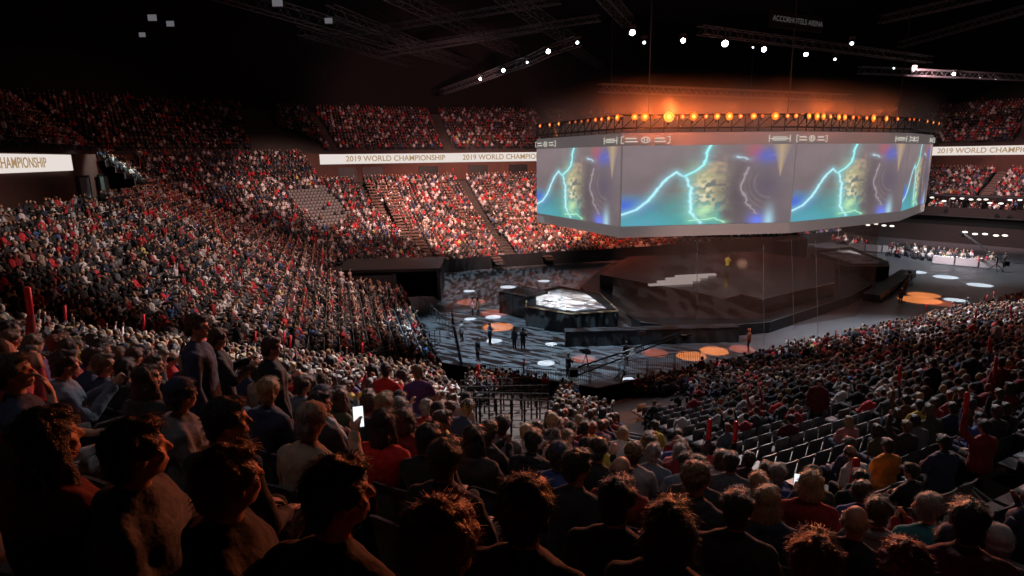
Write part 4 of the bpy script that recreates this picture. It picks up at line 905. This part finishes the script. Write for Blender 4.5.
tag(m.build('projection_gauze', gm), 'see-through brownish gauze hanging from the scoreboard down to the stage', 'gauze')
for i, (p0, p1) in enumerate([((752, 240), (764, 345)), ((776, 238), (794, 330)), ((800, 236), (818, 335)), ((822, 233), (840, 300)), ((690, 240), (697, 330))]):
    A = onz(*p0, ZB); B = onz(*p1, 0.0); A = B+(A-B)*.9; A[2] = ZB-.1; A[:2] = B[:2]*.6+onz(*p0, ZB)[:2]*.4; m = MB(); m.tube([tuple(A), tuple(B)], .022, 5)
    tag(m.build('hanging_cable', M['steel']), 'thin pale cable slanting from the scoreboard to the floor, %s one' % nth(i+1), 'cable', 'slanting cables under the scoreboard')
for i, (x, y) in enumerate([(12, 54), (40, 64), (30, 78), (12, 74), (25, 56)]):
    m = MB(); m.tube([(x, y, 17.0), (x, y, 30.5)], .05, 6); tag(m.build('support_cable', M['black']), 'dark vertical hoist cable holding the scoreboard up, %s one' % nth(i+1), 'cable', 'hoist cables over the scoreboard')

# ------------------------------------------------------------------ stages
def zpoly(pix, z): return [tuple(onz(x, y, z)[:2]) for x, y in pix]
def ccw(p): a = sum(p[i][0]*p[(i+1) % len(p)][1]-p[(i+1) % len(p)][0]*p[i][1] for i in range(len(p))); return p if a > 0 else p[::-1]
MP = nmat('stage_top_print', (.72, .66, .64), .45)
nt = MP.node_tree; b_ = nt.nodes['Principled BSDF']; tc = nt.nodes.new('ShaderNodeTexCoord'); nz = nt.nodes.new('ShaderNodeTexNoise'); nz.inputs['Scale'].default_value = .55; nz.inputs['Detail'].default_value = 6; nz.inputs['Roughness'].default_value = .65
rp = nt.nodes.new('ShaderNodeValToRGB'); rp.color_ramp.elements[0].position = .50; rp.color_ramp.elements[0].color = (.66, .60, .58, 1); rp.color_ramp.elements[1].position = .56; rp.color_ramp.elements[1].color = (.20, .19, .20, 1)
nt.links.new(tc.outputs['Object'], nz.inputs['Vector']); nt.links.new(nz.outputs['Fac'], rp.inputs[0]); nt.links.new(rp.outputs[0], b_.inputs['Base Color'])
def platform(top, white, z, label):
    top = ccw(top); c = np.mean(top, 0); o = empty('player_stage', (c[0], c[1], 0), 0, label=label, cat='stage')
    L = lambda p: [(q[0]-c[0], q[1]-c[1]) for q in p]
    # pleated skirt
    pts = []; lp = L(top)
    for i in range(len(lp)):
        a, b = np.array(lp[i]), np.array(lp[(i+1) % len(lp)]); d = b-a; Ln = np.linalg.norm(d); d /= Ln; nr = np.array([d[1], -d[0]]); n = int(Ln/.16)
        for k in range(n): pts.append(a+d*Ln*k/n+nr*(.05*math.sin(k*1.7)+.03*math.sin(k*.63)))
    m = MB(); m.prism(pts, 0, z-.12, True); m.build('skirt', M['drape'], o)
    m = MB(); m.prism(lp, z-.12, z); m.build('deck', M['black'], o)
    m = MB()
    for i in range(len(lp)): m.beam((*lp[i], z+.01), (*lp[(i+1) % len(lp)], z+.01), .10, .10)
    m.build('edge_strip', nmat('edge_gold', (.40, .28, .18), .4, .3) if 'edge_gold' not in bpy.data.materials else bpy.data.materials['edge_gold'], o)
    m = MB(); m.prism(L(ccw(white)), z, z+.06); m.build('printed_top', MP, o); return o
TL = zpoly([(526, 306.5), (527.5, 294), (559, 286.5), (600, 293.5), (618, 311), (571.5, 314)], 1.7)
platform(TL, zpoly([(536.6, 304), (536, 295), (561, 288.3), (586, 293.5), (606, 308), (571.5, 311)], 1.76), 1.7, 'dark-skirted hexagonal stage with white printed top left of the gauze')
TR = zpoly([(812, 251), (850, 246.5), (889, 262), (889, 266), (849, 266), (818, 258)], 1.7)
platform(TR, zpoly([(820, 252.5), (850, 250), (882, 262), (876, 264), (852, 263)], 1.76), 1.7, 'dark-skirted stage with pale printed top at the right end')
spot('gauze_fill', (14, 36, 20), (20, 50, 2), 9500, (1, .62, .52), 60, .8, .4)  # unseen wash, added to brighten the gauze
spot('stage_light', (2, 44, 24), (4.6, 51, 1.7), 19000, (1, .93, .90), 15, .3, .2)
spot('stage_light', (54, 62, 24), (42, 72, 1.7), 24000, (1, .85, .78), 17, .4, .2)
o = empty('main_stage', (24, 60, 0), 0, label='black two-level main stage under the scoreboard with a pale front edge', cat='stage')
CP = [tuple(onz(x, y, 2.2)[:2]) for x, y in [(700, 293), (725, 299), (742, 294), (762, 299), (835, 283)]]+[(36, 66), (30, 73), (14, 71), (9, 60)]
LC = lambda p: [(q[0]-24, q[1]-60) for q in p]
m = MB(); m.prism(LC(ccw(CP)), .9, 2.2); m.build('upper_deck', nmat('gloss_black', (.016, .013, .013), .22), o)
CB = [tuple(onz(x, y, .9)[:2]) for x, y in [(640, 322), (690, 329), (770, 322), (850, 296), (872, 284)]]+[(40, 72), (32, 76), (12, 74), (7, 60)]
m = MB(); m.prism(LC(ccw(CB)), 0, .9); m.build('lower_deck', M['black'], o)
m = MB(); lc = LC(CP[:5])
for i in range(4): m.beam((*lc[i], 2.22), (*lc[i+1], 2.22), .07, .07)
m.build('edge_strip', M['steel'], o)
m = MB(); lb = LC(CB[:5])
for i in range(4): m.beam((*lb[i], .92), (*lb[i+1], .92), .05, .05)
m.build('edge_strip', M['steel'], o)
for i, (x, y) in enumerate([(672, 284), (680, 281), (688, 278), (697, 275.5)]):
    c = onz(x, y, 2.3); m = MB(); m.beam((c[0]-2.2, c[1]-.3, 2.3), (c[0]+2.0, c[1]+.5, 2.3), .42, .16)
    tag(m.build('light_step', emat('step_light', (.9, .78, .74), .42) if i == 0 else bpy.data.materials['step_light']), 'pale glowing step on the main stage behind the gauze, %s from the front' % nth(i+1), 'step light', 'glowing steps on the main stage')
# tall pillars/desk on the far side of the stage
c = onz(727, 272, 2.2); small_person((c[0], c[1], 2.2), 3.1, 'stand_hold', 'black', 'yellow', 'black', label='person in bright yellow jacket standing on the main stage behind the gauze')
spot('figure_fill', (16, 38, 6.9), (c[0], c[1], 3.3), 14000, (1, .9, .7), 5, .4, .1)  # added low spot so the yellow figure shows through the gauze
def crew(px, py, z, kind, top, label, hc='dark brown', rot=None):
    g = onz(px, py, z); return small_person((g[0], g[1], z), rng.uniform(-3, 3) if rot is None else rot, kind, hc, top, 'black', label=label)
crew(478, 361, 0, 'stand_short', 'black', 'crew member in black standing alone near the left floor barrier', rot=2.2)
crew(490, 345, 0, 'stand_hold', 'navy', 'crew member in dark blue standing between the white light pools', rot=-2.0)
crew(514.5, 350, 0, 'stand_short', 'charcoal', 'crew member in charcoal in the pair, the left one', rot=2.4)
crew(523, 351, 0, 'stand_hold', 'black', 'crew member in black in the pair, the right one', rot=-.5)
crew(568, 379, 0, 'stand_hold', 'black', 'camera operator in black standing at the crane end', rot=-.9)
crew(626, 366, 0, 'stand_short', 'black', 'person in black under the middle of the camera crane', rot=.4)
crew(473, 316, 0, 'stand_short', 'pink', 'small person in pink by the orange light patch', rot=1.4)
crew(478, 317, 0, 'stand_point', 'beige', 'small person in beige beside the one in pink', rot=-1.4)
crew(905, 292, 0, 'stand_short', 'black', 'crew member in black beside the long ramp on the right', rot=.4)
crew(900, 305, 0, 'stand_hold', 'charcoal', 'crew member in charcoal at the near end of the ramp', rot=2)
crew(748, 352, 0, 'stand_short', 'black', 'crew member in black right of the bright orange pools', rot=1)
crew(462, 342, 0, 'stand_short', 'grey', 'crew member in grey at the foot of the left stand', rot=1)
def boxthing(name, px0, px1, z, depth, h, mat, label, cat, y=0):
    A, B = onz(*px0, z), onz(*px1, z); d = B[:2]-A[:2]; L = np.linalg.norm(d); rz = math.atan2(d[1], d[0]); c = (A+B)/2; nn = np.array([-d[1], d[0]])/L
    m = MB(); m.box((0, depth/2, h/2), (L, depth, h)); m.box((0, depth/2, h+.02), (L+.1, depth+.1, .05)); n = max(2, int(L/2))
    for i in range(n+1): m.box((-L/2+L*i/n, -.02, h/2), (.06, .05, h))
    return tag(m.build(name, mat, loc=(c[0], c[1], z), rotz=rz), label, cat)
boxthing('production_desk', (566, 347), (738, 342), 0, .9, 1.15, M['drape'], 'long black draped production desk in front of the stages', 'desk')
boxthing('stage_ramp', (879, 303), (915, 277), 0, 1.4, .7, M['black'], 'long low dark ramp on the floor right of the main stage', 'ramp')
boxthing('equipment_case', (500, 313), (526, 319), 0, 3.0, 2.0, M['black'], 'black equipment case left of the hexagonal stage', 'case')
boxthing('equipment_case', (783, 262), (806, 258), 0, 1.4, 2.6, M['black'], 'black equipment cabinet behind the main stage', 'case')
# low walls round the floor
for e in range(NE):
    if e in (1, 2): continue
    m = MB(); a, b = corner(e, -.1), corner(e+1, -.1); L = math.dist(a, b); m.beam((*a, .82), (*b, .82), .12, 1.64); tag(m.build('wall_front_row', M['drape']), kind='structure')
# entrance tunnel beside the left stand
o = empty('entrance_tunnel', (-12.5, 62, 0), R(3), label='black box-shaped entrance tunnel between the left and far stands', cat='tunnel')
m = MB(); m.box((0, 0, 3.15), (10.5, 7, .3)); m.build('roof', M['black'], o)
for x in (-5, .6, 5):
    m = MB(); m.box((x, 0, 1.5), (.3, 6.8, 3.0)); m.build('side_wall', M['drape'], o)
m = MB(); m.box((0, 3.3, 1.5), (10.2, .2, 3)); m.build('back_wall', M['drape'], o)
m = MB(); m.box((-2.2, -3.2, 2.0), (5.4, .15, 2.3)); m.build('front_panel', M['drape'], o)
# barricades
def rail(name, pts, h, label, bars=4, mat='black', cat='railing', post=1.6, pr=.03, group=None, z=None):
    """ posts and horizontal bars along world points """
    o = empty(name, pts[0], 0, label=label, cat=cat, group=group); p0 = np.array(pts[0])
    m = MB(); pts = [np.array(p, float)-p0 for p in pts]
    for a, b in zip(pts[:-1], pts[1:]):
        for k in range(bars): zz = h*(k+1)/bars; m.tube([a+np.array([0, 0, zz]), b+np.array([0, 0, zz])], .022 if k == bars-1 else .012, 5)
    m.build('rail', M[mat], o)
    for a, b in zip(pts[:-1], pts[1:]):
        n = max(1, int(np.linalg.norm(b-a)/post))
        for k in range(n+1):
            m = MB(); c = a+(b-a)*k/n; m.tube([c, c+np.array([0, 0, h])], pr, 6); m.build('post', M[mat], o)
    return o
def barricade(px0, px1, label, fabric=True, n=None, group=None):
    A, B = onz(*px0, 0), onz(*px1, 0); L = math.dist(A, B); n = max(1, int(L/2.0)); d = (B-A)/L; rz = math.atan2(d[1], d[0])
    for i in range(n):
        c = A+d*(i+.5)*L/n; o = empty('crowd_barrier', c, rz, label=label % nth(i+1), cat='barrier', group=group)
        w_ = L/n-.08; m = MB(); m.tube([(-w_/2, 0, 0), (-w_/2, 0, 1.15), (w_/2, 0, 1.15), (w_/2, 0, 0)], .025, 6); m.build('frame', M['steel' if fabric else 'black'], o)
        m = MB()
        if fabric: m.box((0, .03, .62), (w_-.1, .02, .95)); m.build('fabric_panel', M['fabric_white'], o)
        else:
            for k in range(14): m.tube([(-w_/2+w_*(k+.5)/14, 0, .12), (-w_/2+w_*(k+.5)/14, 0, 1.12)], .012, 4)
            m.build('grille', M['black'], o)
barricade((931, 264), (1003, 270.5), 'pale covered crowd barrier before the right guests, %s from the left', group='white barriers at the right end')
barricade((848, 250), (899, 254.5), 'pale covered crowd barrier left of the far gangway, %s from the left', group='white barriers left of the far gangway')
barricade((459, 380), (560, 388), 'black floor barrier below the left floor corner, %s from the left', False, group='black barriers by the near floor corner')
barricade((560, 388), (700, 366), 'black floor barrier along the near floor edge, %s from the left', False, group='black barriers along the near floor edge')
barricade((463, 380), (452, 322), 'black floor barrier at the foot of the left stand, %s from the near end', False, group='black barriers at the foot of the left stand')
# railings of the near gangway in the stand
for j, yy in enumerate((0, 9, 18, 27)):
    r0 = hit(462, 398+yy*1.05, .3); r1 = hit(548, 388+yy*1.3, .3)
    if r0 and r1:
        A, B = r0[0].copy(), r1[0].copy(); A[2] -= .3; B[2] -= .3
        rail('safety_railing', [A, B], 1.05, 'black railing across the empty gangway of the near stand, %s from the floor' % nth(j+1), 5, post=.9, group='black gangway railings')
for (p0, p1, lab) in [((384, 352), (440, 338), 'lower railing at the foot of the left stand'), ((352, 372), (392, 356), 'railing left of the lower left stand railing'), ((420, 302), (456, 336), 'pale sloping handrail at the front corner of the left stand')]:
    r0, r1 = hit(*p0, .4), hit(*p1, .4); A, B = r0[0].copy(), r1[0].copy(); A[2] -= .4; B[2] -= .4
    rail('safety_railing', [A, B], 1.1, 'black '+lab if 'pale' not in lab else lab, 5 if 'pale' not in lab else 2, 'black' if 'pale' not in lab else 'steel', post=1.0)
# camera cranes
def crane(A, B, base, label, mat='black', r=.14):
    A, B = np.array(A, float), np.array(B, float); c = np.array(base, float); o = empty('camera_crane', c, 0, label=label, cat='camera crane')
    a, b = A-c, B-c; m = MB(); d = (b-a)/np.linalg.norm(b-a)
    for dz in (r, -r): m.tube([a+np.array([0, 0, dz]), b+np.array([0, 0, dz*.4])], .05, 6)
    for k in range(14): p = a+(b-a)*k/14; q = a+(b-a)*(k+1)/14; m.beam(tuple(p+np.array([0, 0, r])), tuple(q-np.array([0, 0, r*.6])), .035)
    m.build('boom', M[mat], o)
    m = MB(); m.box(a-d*.3, (.5, .4, .5)); m.build('counterweight', M['black'], o)
    m = MB(); m.box(b+d*.15+np.array([0, 0, -.25]), (.35, .3, .3)); m.tube([b+np.array([.1, 0, -.25]), b+d*.6+np.array([0, 0, -.25])], .08, 8); m.build('camera_head', M['black'], o)
    t = -a[:2]@d[:2]/(d[:2]@d[:2]+1e-9); top = a+d*max(0.5, t); m = MB(); m.tube([(0, 0, .5), (0, 0, top[2])], .07, 8)
    m.build('pillar', M['black'], o)
    for k in range(3):
        m = MB(); an = k*2.1; m.beam((0, 0, .9), (.9*math.cos(an), .9*math.sin(an), .03), .07); m.build('leg', M['black'], o)
A = onz(578, 371, 1.0); B = onz(682, 334, 3.0); t_ = .45; c = A+(B-A)*t_; crane(A, B, (c[0], c[1], 0), 'long black camera crane reaching over the floor in front of the production desk', r=.26)
A = onz(1004, 262, 1.2); B = onz(964, 234, 4.2); c = A+(B-A)*.15; crane(A, B, (c[0], c[1], 0), 'grey camera crane raised before the right guests', 'steel')
# cameras on tripods near the ramp
for (px, py, lab) in [(908, 285, 'camera on a tripod beside the ramp'), (586, 372, 'camera tripod near the crane end'), (640, 352, 'camera tripod in front of the main stage')]:
    g = onz(px, py, 0); o = empty('television_camera', g, rng.uniform(-1, 1), label='black television '+lab, cat='camera')
    for k in range(3): m = MB(); m.tube([(0, 0, 1.25), (.45*math.cos(k*2.09), .45*math.sin(k*2.09), 0)], .02, 5); m.build('leg', M['black'], o)
    m = MB(); m.box((0, 0, 1.42), (.22, .55, .28)); m.tube([(0, .25, 1.42), (0, .5, 1.42)], .09, 10); m.box((0, -.05, 1.60), (.05, .3, .05)); m.build('camera_body', M['black'], o)

# ------------------------------------------------------------------ LED ribbons with gold lettering
def text_mesh(s, size, mat, name='lettering'):
    cu = bpy.data.curves.new(name, 'FONT'); cu.body = s; cu.size = size; cu.align_x = 'CENTER'; cu.align_y = 'CENTER'; cu.extrude = .01; cu.offset = size*.012
    to = bpy.data.objects.new('tmp', cu); COL.objects.link(to); dg = bpy.context.evaluated_depsgraph_get(); me = bpy.data.meshes.new_from_object(to.evaluated_get(dg)); bpy.data.objects.remove(to)
    me.materials.clear(); me.materials.append(mat); me.name = name; return me
M['ribbon'] = emat('ribbon_white', (1, .90, .84), .80); M['gold'] = emat('ribbon_gold', (.62, .40, .20), .62)
TXT = text_mesh('2019 WORLD CHAMPIONSHIP', 1.25, M['gold'])
def ribbon(e, ta, tb, label, texts, o=None):
    s = 30.93; base = POLY[e]+EN[e]*s; d = ED[e]
    A = base+d*ta; L = tb-ta; c = base+d*(ta+tb)/2; rz = math.atan2(-d[1], -d[0])
    if o is None: o = empty('led_ribbon', (c[0], c[1], 14.05), rz, label=label, cat='led display')
    pm = Matrix.Translation(o.location) @ Matrix.Rotation(o.rotation_euler[2], 4, 'Z'); W_ = Matrix.Translation((c[0], c[1], 14.05)) @ Matrix.Rotation(rz, 4, 'Z')
    m = MB(); m.box((0, 0, 0), (L, .12, 1.55)); q = m.build('display_panel', M['ribbon'], o); q.matrix_local = pm.inverted() @ W_
    for tx in texts:
        t = bpy.data.objects.new('lettering', TXT); COL.objects.link(t); t.parent = o; t.matrix_local = pm.inverted() @ W_ @ Matrix.Translation((-(tx-(ta+tb)/2), -.08, 0)) @ Matrix.Rotation(math.pi/2, 4, 'X')
    return o
def ray_t(e, px, py=160):
    d = ray(px, py)[:2]; base = POLY[e]+EN[e]*30.93; # solve CAM+d*k = base+ED*t
    Mx = np.array([[d[0], -ED[e][0]], [d[1], -ED[e][1]]]); k, t = np.linalg.solve(Mx, base-CAM[:2]); return t
def erange(e): return (corner(e, 30.93)-POLY[e])@ED[e], (corner(e+1, 30.93)-POLY[e])@ED[e]
lo6, hi6 = erange(8); tt = ray_t(8, 71)
ribbon(8, tt, min(hi6, tt+30), 'white LED ribbon with gold lettering on the balcony at the far left', [tt+14.2])
rib = None
segs = []
for e in (7, 6, 5, 4, 3, 2, 1):
    lo, hi = erange(e); pts = []
    for t in np.linspace(lo, hi, 400):
        p = POLY[e]+EN[e]*30.93+ED[e]*t; pr = proj([p[0], p[1], 14])[0]; pts.append((t, pr[0]))
    pts = np.array(pts); segs.append((e, pts))
for lab, x0, x1 in [('long white LED ribbon with gold lettering on the far balcony left of the scoreboard', 320, 600), ('white LED ribbon with gold lettering on the balcony right of the scoreboard', 905, 1100)]:
    rib = None
    for e, pts in segs:
        ok = (pts[:, 1] > x0) & (pts[:, 1] < x1)
        if ok.sum() < 3: continue
        ta, tb = pts[ok, 0].min(), pts[ok, 0].max(); L = tb-ta; n = max(0, int(L/30)); tx = [ta+L*(i+.5)/max(n, 1) for i in range(n)] if n else ([(ta+tb)/2] if L > 18 else [])
        rib = ribbon(e, ta, tb, lab, tx, rib)

# ------------------------------------------------------------------ concourse doorways, suites and their lamps
def facing_box(name, px, py, D, w_, h_, mat, label, cat, d=.3):
    r = ray(px, py); P = CAM+r*D; rz = math.atan2(r[1], r[0])-math.pi/2; m = MB(); m.box((0, 0, 0), (w_, d, h_)); return tag(m.build(name, mat, loc=P, rotz=rz), label, cat)
def doorway(e, t, label, w_=2.4, mat='steel'):
    zt = prof((ROWS[e]-1)*PITCHROW); c = POLY[e]+EN[e]*30.9+ED[e]*t; rz = math.atan2(-ED[e][1], -ED[e][0]); o = empty('concourse_door', (c[0], c[1], zt), rz, label=label, cat='door', group=None)
    m = MB(); m.box((0, 0, 1.1), (w_, .12, 2.2)); m.build('door_leaf', M[mat], o)
    m = MB(); m.box((-w_/2-.1, 0, 1.15), (.2, .2, 2.35)); m.box((w_/2+.1, 0, 1.15), (.2, .2, 2.35)); m.box((0, 0, 2.3), (w_+.3, .2, .2)); m.build('door_frame', M['black'], o)
    m = MB(); m.box((w_/2-.3, -.1, 1.0), (.06, .06, .4)); m.build('door_handle', M['steel'], o)
M['doorgreen'] = nmat('grey_green_door', (.09, .12, .11), .5)
for px, lab, mt in [(80, 'grey concourse door right of the left LED ribbon', 'steel'), (100, 'green-grey concourse door between two others at the upper left', 'doorgreen'), (117, 'pale green concourse door, rightmost at the upper left', 'doorgreen')]: doorway(8, ray_t(8, px), lab, 2.6, mt)
for e, px, lab in [(None, 345, 'leftmost black doorway under the far ribbon'), (None, 372, 'black doorway under the far ribbon above the second aisle'), (None, 428, 'black doorway under the middle of the far ribbon'), (None, 478, 'black doorway under the far ribbon, second from the scoreboard'), (None, 518, 'black doorway under the far ribbon next to the scoreboard')]:
    e = [q_ for q_ in (7, 6, 5, 4) if erange(q_)[0] <= ray_t(q_, px) <= erange(q_)[1]]
    if e: doorway(e[0], ray_t(e[0], px), lab, 3.0, 'black')
dq = POLY[8]+ED[8]*ray_t(8, 98)+EN[8]*30.9; dn = EN[8]; spot('door_fill', (dq[0]-dn[0]*6, dq[1]-dn[1]*6, 18), (dq[0], dq[1], 11.8), 2600, (.8, 1, .95), 60)  # added spot that makes the dark doors show, not a door lamp
# suite lamps: two rows on the right
for (pts, z, D_) in [([(924, 199), (932, 197.5), (944, 201), (953, 198.5), (962, 198.5), (971, 199.5), (979, 199.5), (986, 199.5), (990, 203), (1001, 203.5), (1010, 200), (1020, 200)], 6.6, 0), ([(868, 225), (876, 224), (884, 225.5), (892, 226), (965, 232), (975, 234), (985, 234), (996, 235.5), (1005, 235.5)], 3.8, 0)]:
    for i, (px, py) in enumerate(pts):
        P = onz(px, py, z); e, s = edge_of(P[0], P[1]); o = empty('suite_lamp', P, 0, label='small white lamp, %s from the left in the %s row of suite lamps' % (nth(i+1), 'upper' if z > 5 else 'lower'), cat='lamp', group='suite lamps on the right')
        m = MB(); m.ell((0, 0, 0), (.30, .30, .12), 10, 6); m.build('bulb', M['lens_white'] if 0 else emat('suite_bulb', (1, .95, .86), 2.0) if 'suite_bulb' not in bpy.data.materials else bpy.data.materials['suite_bulb'], o); m = MB(); m.tube([(0, 0, .08), (0, 0, .35)], .06, 6); m.build('stem', M['black'], o)
for z, s in ((7.05, 13.0), (4.25, 8.0)):
    for e in (1, 2):
        m = MB(); a, b = corner(e, s), corner(e+1, s); m.beam((*a, z), (*b, z), 1.2, .12); tag(m.build('suite_canopy', M['black']), kind='structure')
l = spot('guest_fill', (50, 70, 12), (60, 79, .8), 13000, (1, .92, .95), 60); l2 = spot('guest_fill', (44, 84, 12), (52, 94, .8), 18000, (1, .92, .95), 50)

spot('guest_fill', (54, 84, 13), (68, 93, 5.6), 6000, (1, .92, .95), 60)  # extra unseen spot, added to brighten the people on the ledge
# ------------------------------------------------------------------ roof rigging
def truss(A, B, size, label, name='lighting_truss', lamps=(), group='roof trusses', mat='truss'):
    A, B = np.array(A, float), np.array(B, float); c = (A+B)/2; o = empty(name, c, 0, label=label, cat='truss', group=group); a, b = A-c, B-c; d = (b-a); L = np.linalg.norm(d); d /= L
    u = np.cross(d, (0, 0, 1)); u /= np.linalg.norm(u); v = np.cross(u, d); h = size/2; m = MB()
    for su, sv in ((-1, -1), (1, -1), (1, 1), (-1, 1)): m.tube([a+u*h*su+v*h*sv, b+u*h*su+v*h*sv], .055, 5)
    m.build('chord', M[mat], o); m = MB(); n = max(2, int(L/size/1.1))
    for k in range(n):
        p, q = a+d*L*k/n, a+d*L*(k+1)/n; s = 1 if k % 2 else -1
        for sv in (-1, 1): m.tube([p+u*h*s+v*h*sv, q-u*h*s+v*h*sv], .028, 4, False)
        for su in (-1, 1): m.tube([p+u*h*su+v*h*s, q+u*h*su-v*h*s], .028, 4, False)
    m.build('lacing', M[mat], o); return o
TR = [((205, -12), (470, 65), 31, 1.5, 'wide diagonal roof truss over the left stand'), ((390, -8), (516, 52), 31, 1.5, 'diagonal roof truss left of the lamp arc'), ((500, -8), (570, 40), 31, 1.5, 'diagonal roof truss above the lamp arc'), ((600, -10), (628, 22), 31, 1.3, 'short roof truss at the top centre'),
      ((330, 10), (470, 66), 31, 1.2, 'thin roof truss below the wide diagonal one'), ((300, 30), (410, 64), 31, 1.1, 'dim roof truss at the upper left'), ((300, 42), (560, 0), 33, .8, 'cross truss running up to the top centre'), ((380, 50), (600, 18), 33, .8, 'middle cross truss of the roof'), ((380, 55), (540, 28), 31, .8, 'lower cross truss of the roof'),
      ((560, 40), (600, 66), 31, 1.0, 'short truss right of the lamp arc'), ((880, 20), (1030, -14), 31, .9, 'cross truss at the upper right'), ((900, 45), (1040, 5), 31, .9, 'lower cross truss at the upper right'), ((700, 30), (930, 60), 26, .8, 'horizontal truss above the scoreboard'), ((860, 70), (1030, 78), 24, .8, 'low truss at the far right'), ((600, 88), (850, 98), 20, .7, 'low truss right behind the scoreboard rim')]
for p0, p1, z, sz, lab in TR: truss(onz(*p0, z), onz(*p1, z), sz, lab)
z = 24.5; AP = [(442, 92), (482, 78), (505, 69), (528, 61), (549, 51), (578, 41)]
for i in range(len(AP)-1): truss(onz(*AP[i], z), onz(*AP[i+1], z), .8, 'lamp arc truss section, %s from its lower left end' % nth(i+1), group='lamp arc truss sections')
def lamp(px, py, z, r, mat, label, tilt=-.5):
    P = onz(px, py, z); o = empty('moving_head_lamp', P, math.atan2(-P[0], -P[1]+0)*0+rng.uniform(-.2, .2), label=label, cat='stage lamp', group='white stage lamps in the rig')
    fw = (Vector(CAM)+Vector((8, 20, -6))-Vector(P)).normalized(); q = fw.to_track_quat('Y', 'Z').to_matrix().to_4x4()
    m = MB(); m.tube([(0, -.35, 0), (0, .05, 0), (0, .2, 0)], [.16, .22, r*1.12], 12); h = m.build('lamp_head', M['black'], o); hm = Matrix.Rotation(-o.rotation_euler[2], 4, 'Z') @ q; h.matrix_local = hm
    m = MB(); m.ell((0, .2, 0), (r, .06, r), 12, 8); h2 = m.build('lens', M[mat], o); h2.matrix_local = hm
    m = MB(); m.box((0, 0, .45), (.5, .35, .2)); m.box((.27, 0, .2), (.06, .2, .5)); m.box((-.27, 0, .2), (.06, .2, .5)); m.build('yoke', M['black'], o)
WL = [(725, 43, .42, 'lens_white', 'brightest white stage lamp above the scoreboard'), (683, 40, .30, 'lens_white', 'white stage lamp left of the brightest one'), (632, 32, .34, 'lens_white', 'white stage lamp at the top centre'), (644, 42, .2, 'lens_small', 'small bluish lamp beside the top centre one'), (764, 49, .34, 'lens_white', 'white stage lamp right of the brightest one'), (806, 54, .28, 'lens_white', 'white stage lamp, third right of the centre'), (835, 59, .2, 'lens_small', 'small white lamp ending the upper row'), (753, 47, .12, 'lens_small', 'tiny lamp between two bright white ones'),
      (480, 79, .26, 'lens_white', 'white lamp low on the lamp arc'), (503, 70, .28, 'lens_white', 'white lamp second on the lamp arc'), (527, 62, .18, 'lens_small', 'small lamp third on the lamp arc'), (548, 51, .30, 'lens_white', 'bright lamp fourth on the lamp arc'), (577, 42, .22, 'lens_small', 'lamp at the top of the lamp arc'), (894, 68, .16, 'lens_small', 'small lamp right of the upper row'), (914, 70, .14, 'lens_small', 'tiny lamp above the right balcony'), (954, 74, .26, 'lens_white', 'white lamp above the right LED ribbon'), (980, 78, .14, 'lens_small', 'tiny lamp near the right edge'), (996, 79, .14, 'lens_small', 'tiny lamp nearest the right edge'), (852, 43, .24, 'lens_small', 'pale lamp high between the truss and right balcony')]
for px, py, r, mt, lab in WL: lamp(px, py, 24, r*.66, mt, lab)
M['panel'] = emat('dim_panel', (.75, .72, .80), .16)
for px, py, w_, lab in [(153, 18, 1.1, 'small pale floodlight at the upper left, the top one'), (171, 24, 1.0, 'small pale floodlight right of the top one'), (143, 35, .9, 'small pale floodlight below the other two'), (278, 3, 1.2, 'pale floodlight at the top near the left trusses'), (329, 21, 1.0, 'pale floodlight on the left truss')]:
    P = onz(px, py, 30); o = empty('floodlight', P, 0, label=lab, cat='floodlight'); m = MB(); m.box((0, 0, 0), (w_, .3, w_*.7)); m.build('housing', M['black'], o); m = MB(); m.box((0, -.17, 0), (w_*.9, .04, w_*.6)); m.build('glass', M['panel'], o); m = MB(); m.box((0, 0, w_*.35+5.8), (.08, .08, 11.6)); m.build('bracket', M['black'], o)
# arena name over the rigging
nm = text_mesh('ACCORHOTELS ARENA', .95, emat('sign_letters', (.55, .50, .50), .09)); A = onz(772, 18, 27); B = onz(822, 25, 27); d = B-A; sc_ = np.linalg.norm(d)/max(v.co.x for v in nm.vertices)/2
o = empty('arena_sign', (A+B)/2, math.atan2(d[1], d[0]), label='dim lettered sign hanging in the dark above the scoreboard', cat='sign')
q = bpy.data.objects.new('lettering', nm); COL.objects.link(q); q.parent = o; q.rotation_euler = (math.pi/2, 0, 0); q.location = (0, -.1, 0); q.scale = (sc_, sc_, sc_)
m = MB(); m.box((0, .1, 0), (np.linalg.norm(d)*1.06, .1, 1.5)); m.build('sign_board', M['black'], o)
